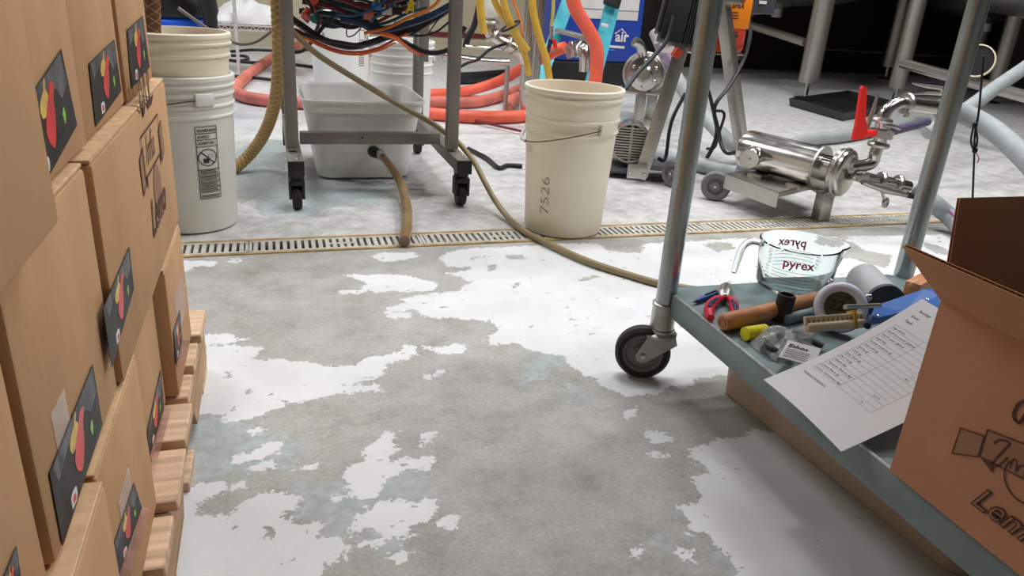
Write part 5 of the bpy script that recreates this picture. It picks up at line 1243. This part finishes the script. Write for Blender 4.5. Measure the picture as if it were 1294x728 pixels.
fh([(940,214),(980,200),(1005,182),(1030,176),(1060,173),(1090,168),(1130,160),(1170,152)], .036, m_ghose, 'floor_hose', 'grey hose along the floor behind the pump motor')

# pump cart on the right
PZ = .118
pc = thing('pump_cart', 'stainless pump with motor on a small wheeled plate behind the drain', 'pump', (1.85, 2.4, 0))
pA, pB_, pC = pt(917,219,z=PZ), pt(984,243,z=PZ), pt(1048,228,z=PZ)
e1 = (pB_-pA); e2 = (pC-pB_)
pD = pA+e2; sh_ = MB(); sh_.slab([pA, pB_, pC, pD], (0,0,-.004)); 
sh_.slab([pA, pB_, pB_+Vector((0,0,-.058)), pA+Vector((0,0,-.058))], (.003,.001,0)); sh_.slab([pB_, pC, pC+Vector((0,0,-.02)), pB_+Vector((0,0,-.02))], (0,.004,0)); sh_.build('base_plate', m_brush, pc, smooth=0)
pf_ = pt(1038,279,z=0); ftt = pt(1040,240,y=pf_.y)
MB().bar((pf_.x,pf_.y+.01,0.001), (pf_.x,pf_.y+.01,.105), .045, .05, (1,0,0), .003).build('front_foot', m_brush, pc)
MB().bar((pf_.x,pf_.y+.01,.105), (pC.x-.05,pC.y+.12,.108), .05, .02, (0,0,1), .002).build('foot_arm', m_brush, pc)
w2 = pt(901,254,z=0); pump_wheel(pc, (w2.x+.012, w2.y+.015, .0585), wv, .058)
w3 = w2+Vector((.35,.22,0)); pump_wheel(pc, (w3.x, w3.y, .0585), wv, .058); MB().cyl((w2.x+.012,w2.y+.015,.0585), (w3.x,w3.y,.0585), .006, 10).build('axle', m_brush, pc)
mA, mB = pt(941,187,z=.205), pt(1036,211,z=.196); ma = (mB-mA).normalized(); RM2 = .072
LM = (mB-mA).length
MB().lathe([(0,0),(RM2-.010,0),(RM2-.002,.006),(RM2,.016),(RM2,.055),(RM2-.002,.057),(RM2-.002,.060),(RM2,.062),(RM2,LM-.004),(RM2-.004,LM),(0,LM)], mA, ma, 40).build('motor', m_steel, pc)
MB().lathe([(.045,0),(RM2+.006,0),(RM2+.006,.008),(.045,.008)], mA+ma*LM, ma, 36).build('flange', m_brush, pc)
jb = pt(953,203,y=(mA.y+mB.y)/2-.03); jd = Vector((-.72,-.66,-.05)).normalized(); jb = mA+ma*.062+jd*.060
MB().lathe([(.030,-.02),(.038,.02),(.038,.078),(.035,.082),(0,.082)], jb, jd, 28).build('junction_box', m_steel, pc); MB().lathe([(.005,0),(.005,.005),(.002,.006)], jb+jd*.082, jd, 10).build('cover_screw', m_brush, pc)
MB().lathe([(.020,0),(.006,.05),(.004,.055)], mA+ma*.125+jd*.050+Vector((0,0,.01)), (ma+Vector((0,0,-.1))), 14).build('cable_gland', m_brush, pc)
for s in (.10, .26): MB().box(mA+ma*s+Vector((0,0,-(mA.z-PZ)/2-RM2/2)), (.06,.14,max(.012,mA.z-PZ-RM2)), (ma, ma.cross(Vector((0,0,1))).normalized(), Vector((0,0,1))), .003).build('motor_foot', m_brush, pc)
MB().lathe([(.046,.008),(.046,.055),(.052,.056),(.052,.062)], mA+ma*LM, ma, 28).build('lantern', m_steel, pc)
for k in range(5):
    t_ = 2.4+k*.33; d0, d1, _ = frame(ma); dd = d0*math.cos(k*.3-.5)+d1*math.sin(k*.3-.5); MB().box(mA+ma*(LM+.030)+dd*.047, (.036,.005,.003), (ma, ma.cross(dd), dd)).build('lantern_slot', m_black, pc)
pH = mA+ma*(LM+.075); RH_ = .084
MB().lathe([(.04,-.012),(RH_-.004,-.012),(RH_,-.008),(RH_,.004),(RH_-.005,.007),(RH_-.005,.012),(RH_,.015),(RH_,.026),(RH_-.006,.030),(RH_-.016,.032),(0,.034)], pH, ma, 40).build('pump_head', m_steel, pc)
MB().torus(pH+ma*.009, ma, RH_, .006, 36, 8).build('head_clamp', m_brush, pc)
MB().box(mA+ma*(LM+.062)-jd*-.060+Vector((0,0,-.01)), (.02,.018,.045), (ma, jd, ma.cross(jd)), .003).build('clamp_screw', m_brush, pc)
# inlet with lever valve
i0 = pH+ma*.032; iy = i0.y
def pq(px, py, y): return pt(px, py, y=y)
MB().tube([i0+Vector((.01,-.0,.0)), pq(1106,228,iy), pq(1130,232,iy), pq(1148,236,iy)], .021, 18, smooth=False).build('inlet_pipe', m_steel, pc)
for px, py in ((1113,229),(1134,233)): mm = MB(); clamp(mm, pq(px,py,iy), (1,-.25,-.12), .021); mm.build('clamp', m_brush, pc)
MB().tube([pq(1090,230,iy-.05), pq(1120,240,iy-.05), pq(1152,248,iy-.05)], [.010,.014,.008], 10, smooth=False).build('lever_handle', m_brush, pc); MB().tube([pq(1146,246,iy-.05), pq(1160,250,iy-.05)], [.011,.009], 10, smooth=False).build('lever_tip', m_black, pc)
MB().tube([pq(1113,238,iy-.03), pq(1117,251,iy-.03)], .005, 8, smooth=False).build('pull_link', m_brush, pc); MB().torus(pq(1119,256,iy-.03), (.3,-1,.1), .014, .006, 18, 8).build('pull_ring', m_brush, pc)
MB().box(pq(1091,224,iy-.03), (.03,.03,.04), bev=.005).build('valve_knob', m_brush, pc)
# outlet riser, butterfly valve with the red handle, elbow
ry = iy+.02
MB().tube([pH+ma*.02+Vector((.012,0,.02)), pq(1100,207,ry), pq(1106,194,ry), pq(1110,184,ry)], .022, 18).build('outlet_riser', m_steel, pc)
for px, py in ((1110,183),(1114,152)): mm = MB(); clamp(mm, pq(px,py,ry), (.10,0,1), .024); mm.build('clamp', m_brush, pc)
MB().lathe([(.026,-.018),(.043,-.016),(.044,.010),(.026,.016)], pq(1113,168,ry), (.08,0,1), 28).build('valve_body', m_brush, pc)
MB().tube([pq(1115,154,ry), pq(1117,146,ry), pq(1123,138,ry), pq(1133,132,ry), pq(1146,131,ry), pq(1185,136,ry)], .0235, 18, k=8).build('elbow', m_steel, pc)
mm = MB(); clamp(mm, pq(1145,131,ry), (1,0,-.05), .024); mm.build('clamp', m_brush, pc); MB().box(pq(1146,143,ry-.02), (.018,.014,.03), bev=.003).build('clamp_screw', m_brush, pc)
MB().tube([pq(1111,182,ry), pq(1115,153,ry)], .0245, 18, smooth=False).build('valve_neck', m_steel, pc); MB().tube([pq(1087,170,ry-.03), pq(1106,168,ry-.01)], [.015,.012], 14, smooth=False).build('handle_hub', m_valve, pc)
hl = [pq(*q, ry-.045) for q in ((1078,177),(1082,160),(1089,112),(1091,109),(1095,110),(1096,114),(1094,150),(1097,163),(1092,176))]
MB().slab(hl, (0,.012,0)).build('red_handle', m_valve, pc, smooth=0)
MB().tube([pq(1095,163,ry-.03), pq(1103,140,ry-.03), pq(1109,119,ry-.03)], [.010,.007,.004], 10, smooth=False).build('spindle', m_brush, pc)
MB().tube([pq(1118,158,ry-.03), pq(1130,160,ry-.03), pq(1138,163,ry-.03)], [.008,.007,.005], 8).build('clamp_wing', m_brush, pc)
MB().tube([pq(1190,112,2.6), pq(1165,108,2.62), pq(1153,105,2.62)], [.010,.006,.003], 8).build('valve_lever', m_brush, pc); MB().tube([pq(1190,118,2.6), pq(1168,118,2.62), pq(1152,119,2.62)], [.010,.005,.003], 8).build('valve_lever', m_brush, pc)
# hoses leaving to the right
one('suction_hose', MB().tube([pq(1189,136.6,ry), pq(1205,140,ry), pq(1235,152,ry-.05), pq(1265,172,ry-.15), pq(1300,205,ry-.3), pq(1340,250,ry-.45)], .036, 16), m_ghose, 'thick grey hose leading from the stainless elbow behind the open carton', 'hose')
one('rising_hose', MB().tube([pq(1170,168,2.75), pq(1200,152,2.75), pq(1230,132,2.78), pq(1262,108,2.85), pq(1300,82,2.95), pq(1340,52,3.0)], .033, 16), m_ghose, 'grey hose climbing to the right behind the far cart post', 'hose')
one('rising_hose', MB().tube([pq(1128,166,2.45), pq(1150,160,2.5), pq(1172,154,2.55)], .017, 12), m_purple, 'dark purple printed hose length under the stainless elbow', 'hose')
ih = thing('inlet_hose', 'grey hose with a magenta stripe going from the pump inlet towards the open carton', 'hose', pt(1200,290,z=0))
ihp = [pq(1160,240,iy), pt(1178,256,z=.10), pt(1198,272,z=.06), pt(1218,292,z=.034), pt(1250,325,z=.034), pt(1290,370,z=.034)]
MB().tube(ihp, .032, 16).build('tube', m_ghose, ih); MB().tube([p+Vector((-.020,-.012,.024)) for p in ihp[1:]], .0035, 6).build('stripe', m_mag, ih)
MB().tube([p+Vector((.008,.02,.026)) for p in ihp[1:]], .012, 8).build('lilac_strip', m_lilac, ih)  # lilac strip running along the hose

# cord hanging by the far cart post
cy2 = 1.32
cdh = thing('hanging_cord', 'knotted black cord hanging beside the far cart post', 'cord', pq(1228,250,cy2))
MB().tube([pq(1243,70,cy2), pq(1240,105,cy2), pq(1237,140,cy2), pq(1232,170,cy2), pq(1231,200,cy2), pq(1229,252,cy2), pq(1228,290,cy2)], .0024, 6).build('cord', m_cord, cdh)
for py in (158, 190): MB().lathe([(0,-.008),(.005,-.005),(.006,0),(.005,.005),(0,.008)], pq(1232,py,cy2), (0,0,1), 10).build('knot', m_cord, cdh)
MB().tube([pq(1230,160,cy2), pq(1227,178,cy2), pq(1231,190,cy2), pq(1235,178,cy2), pq(1233,160,cy2)], .0022, 6).build('loop', m_cord, cdh)
MB().tube([pq(1233,192,cy2), pq(1237,200,cy2), pq(1235,206,cy2)], .0012, 5).build('red_thread', m_valve, cdh)

# tanks: legs, dished bottoms, rail, tray
def tank(c, r, zb, legs, label, rl=.082):
    a = thing('tank', label, 'tank', (c[0], c[1], 0), 'stainless tanks')
    MB().lathe([(.06,zb-.02),(.10,zb),(r*.5,zb+.05),(r*.8,zb+.13),(r*.97,zb+.24),(r,zb+.36),(r,2.6),(r*.6,2.85),(0,2.95)], (c[0],c[1],0), (0,0,1), 56).build('vessel', m_tank, a)
    MB().torus((c[0],c[1],zb+.36), (0,0,1), r, .012, 56, 8).build('weld_ring', m_tank, a)
    MB().cyl((c[0],c[1],zb-.10), (c[0],c[1],zb), .05, 20).build('outlet', m_brush, a)
    for (lx, ly) in legs:
        MB().cyl((lx,ly,.13), (lx,ly,zb+.5), rl, 28).build('leg', m_brush, a); MB().cyl((lx,ly,.012), (lx,ly,.14), .020, 14).build('foot_screw', m_steel, a); MB().lathe([(.085,0),(.09,.006),(.03,.016),(.02,.02)], (lx,ly,0), (0,0,1), 22).build('foot', m_black, a)
    return a
L1 = pt(1017,124,z=0); L2 = pt(1120,156,z=0)
L2 = Vector((4.45, 4.62, 0)); L2 = pt(1128,131,z=0)
A_ = (L1.x+.25, L1.y+.95); tank(A_, 1.02, .70, [(L1.x,L1.y), (2*A_[0]-L1.x, 2*A_[1]-L1.y), (A_[0]-.95, A_[1]+.25)], 'stainless tank whose leg stands behind the black tray')
B_ = (L2.x+.86, L2.y-.56); tank(B_, .96, .72, [(L2.x,L2.y), (2*B_[0]-L2.x, 2*B_[1]-L2.y), (B_[0]+.45,B_[1]+.78), (B_[0]-.45,B_[1]-.78)] if False else [(L2.x,L2.y), (2*B_[0]-L2.x, 2*B_[1]-L2.y), (B_[0]+.45,B_[1]+.78)], 'stainless tank whose leg rises behind the red valve handle', .068)
tank((7.3, 6.6), .95, .68, [(6.7,7.2),(7.9,6.0),(7.9,7.2)], 'extra stainless tank added to darken the background, close to the stand-in dark panel')  # extra tank added to darken the area behind the others
one('tank_rail', MB().tube([pt(1141,80,y=4.3), pt(1180,91,y=4.0), pt(1240,107,y=3.6), pt(1310,126,y=3.2)], .034, 18, smooth=False), m_brush, 'horizontal stainless rail tube with a rounded end beside the tank leg', 'rail')
one('back_rail', MB().tube([pt(930,26,y=6.6), Vector((L1.x,L1.y,pt(1016,57,y=L1.y).z))+(pt(930,26,y=6.6)-Vector((L1.x,L1.y,pt(1016,57,y=L1.y).z))).normalized()*.125], .035, 14, smooth=False), m_brush, 'stainless tube slanting to the tank leg from behind', 'rail')
one('back_rail', MB().tube([pt(1040,62,y=7.5), pt(1300,78,y=7.4)], .012, 8, smooth=False), m_brush, 'thin steel rod low behind the tank legs', 'rail')
rg = thing('hose_ring', 'open ring of pale hose hanging on the tank rail', 'ring', pt(1240,100,y=3.6))
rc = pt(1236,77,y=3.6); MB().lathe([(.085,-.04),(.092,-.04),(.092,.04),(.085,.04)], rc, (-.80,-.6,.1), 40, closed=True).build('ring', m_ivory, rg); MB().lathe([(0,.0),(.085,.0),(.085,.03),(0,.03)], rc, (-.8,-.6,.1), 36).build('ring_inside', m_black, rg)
T0_ = pt(995,134,z=0); T1_ = pt(1064,154,z=0); T3_ = pt(1070,123,z=0); T2_ = T1_+(T3_-T0_)
def tq(s, t_, z): q = T0_.lerp(T1_, s).lerp(T3_.lerp(T2_, s), t_); return Vector((q.x, q.y, z))
ty = MB(); rr = [[(0,0),(1,0),(1,1),(0,1)]]
loft(ty, [[tq(.02,.02,.004),tq(.98,.02,.004),tq(.98,.98,.004),tq(.02,.98,.004)], [tq(0,0,.06),tq(1,0,.06),tq(1,1,.06),tq(0,1,.06)], [tq(.03,.03,.062),tq(.97,.03,.062),tq(.97,.97,.062),tq(.03,.97,.062)], [tq(.05,.05,.015),tq(.95,.05,.015),tq(.95,.95,.015),tq(.05,.95,.015)]])
one('drip_tray', ty, m_black, 'flat black drip tray on the floor in front of the tank leg', 'tray')
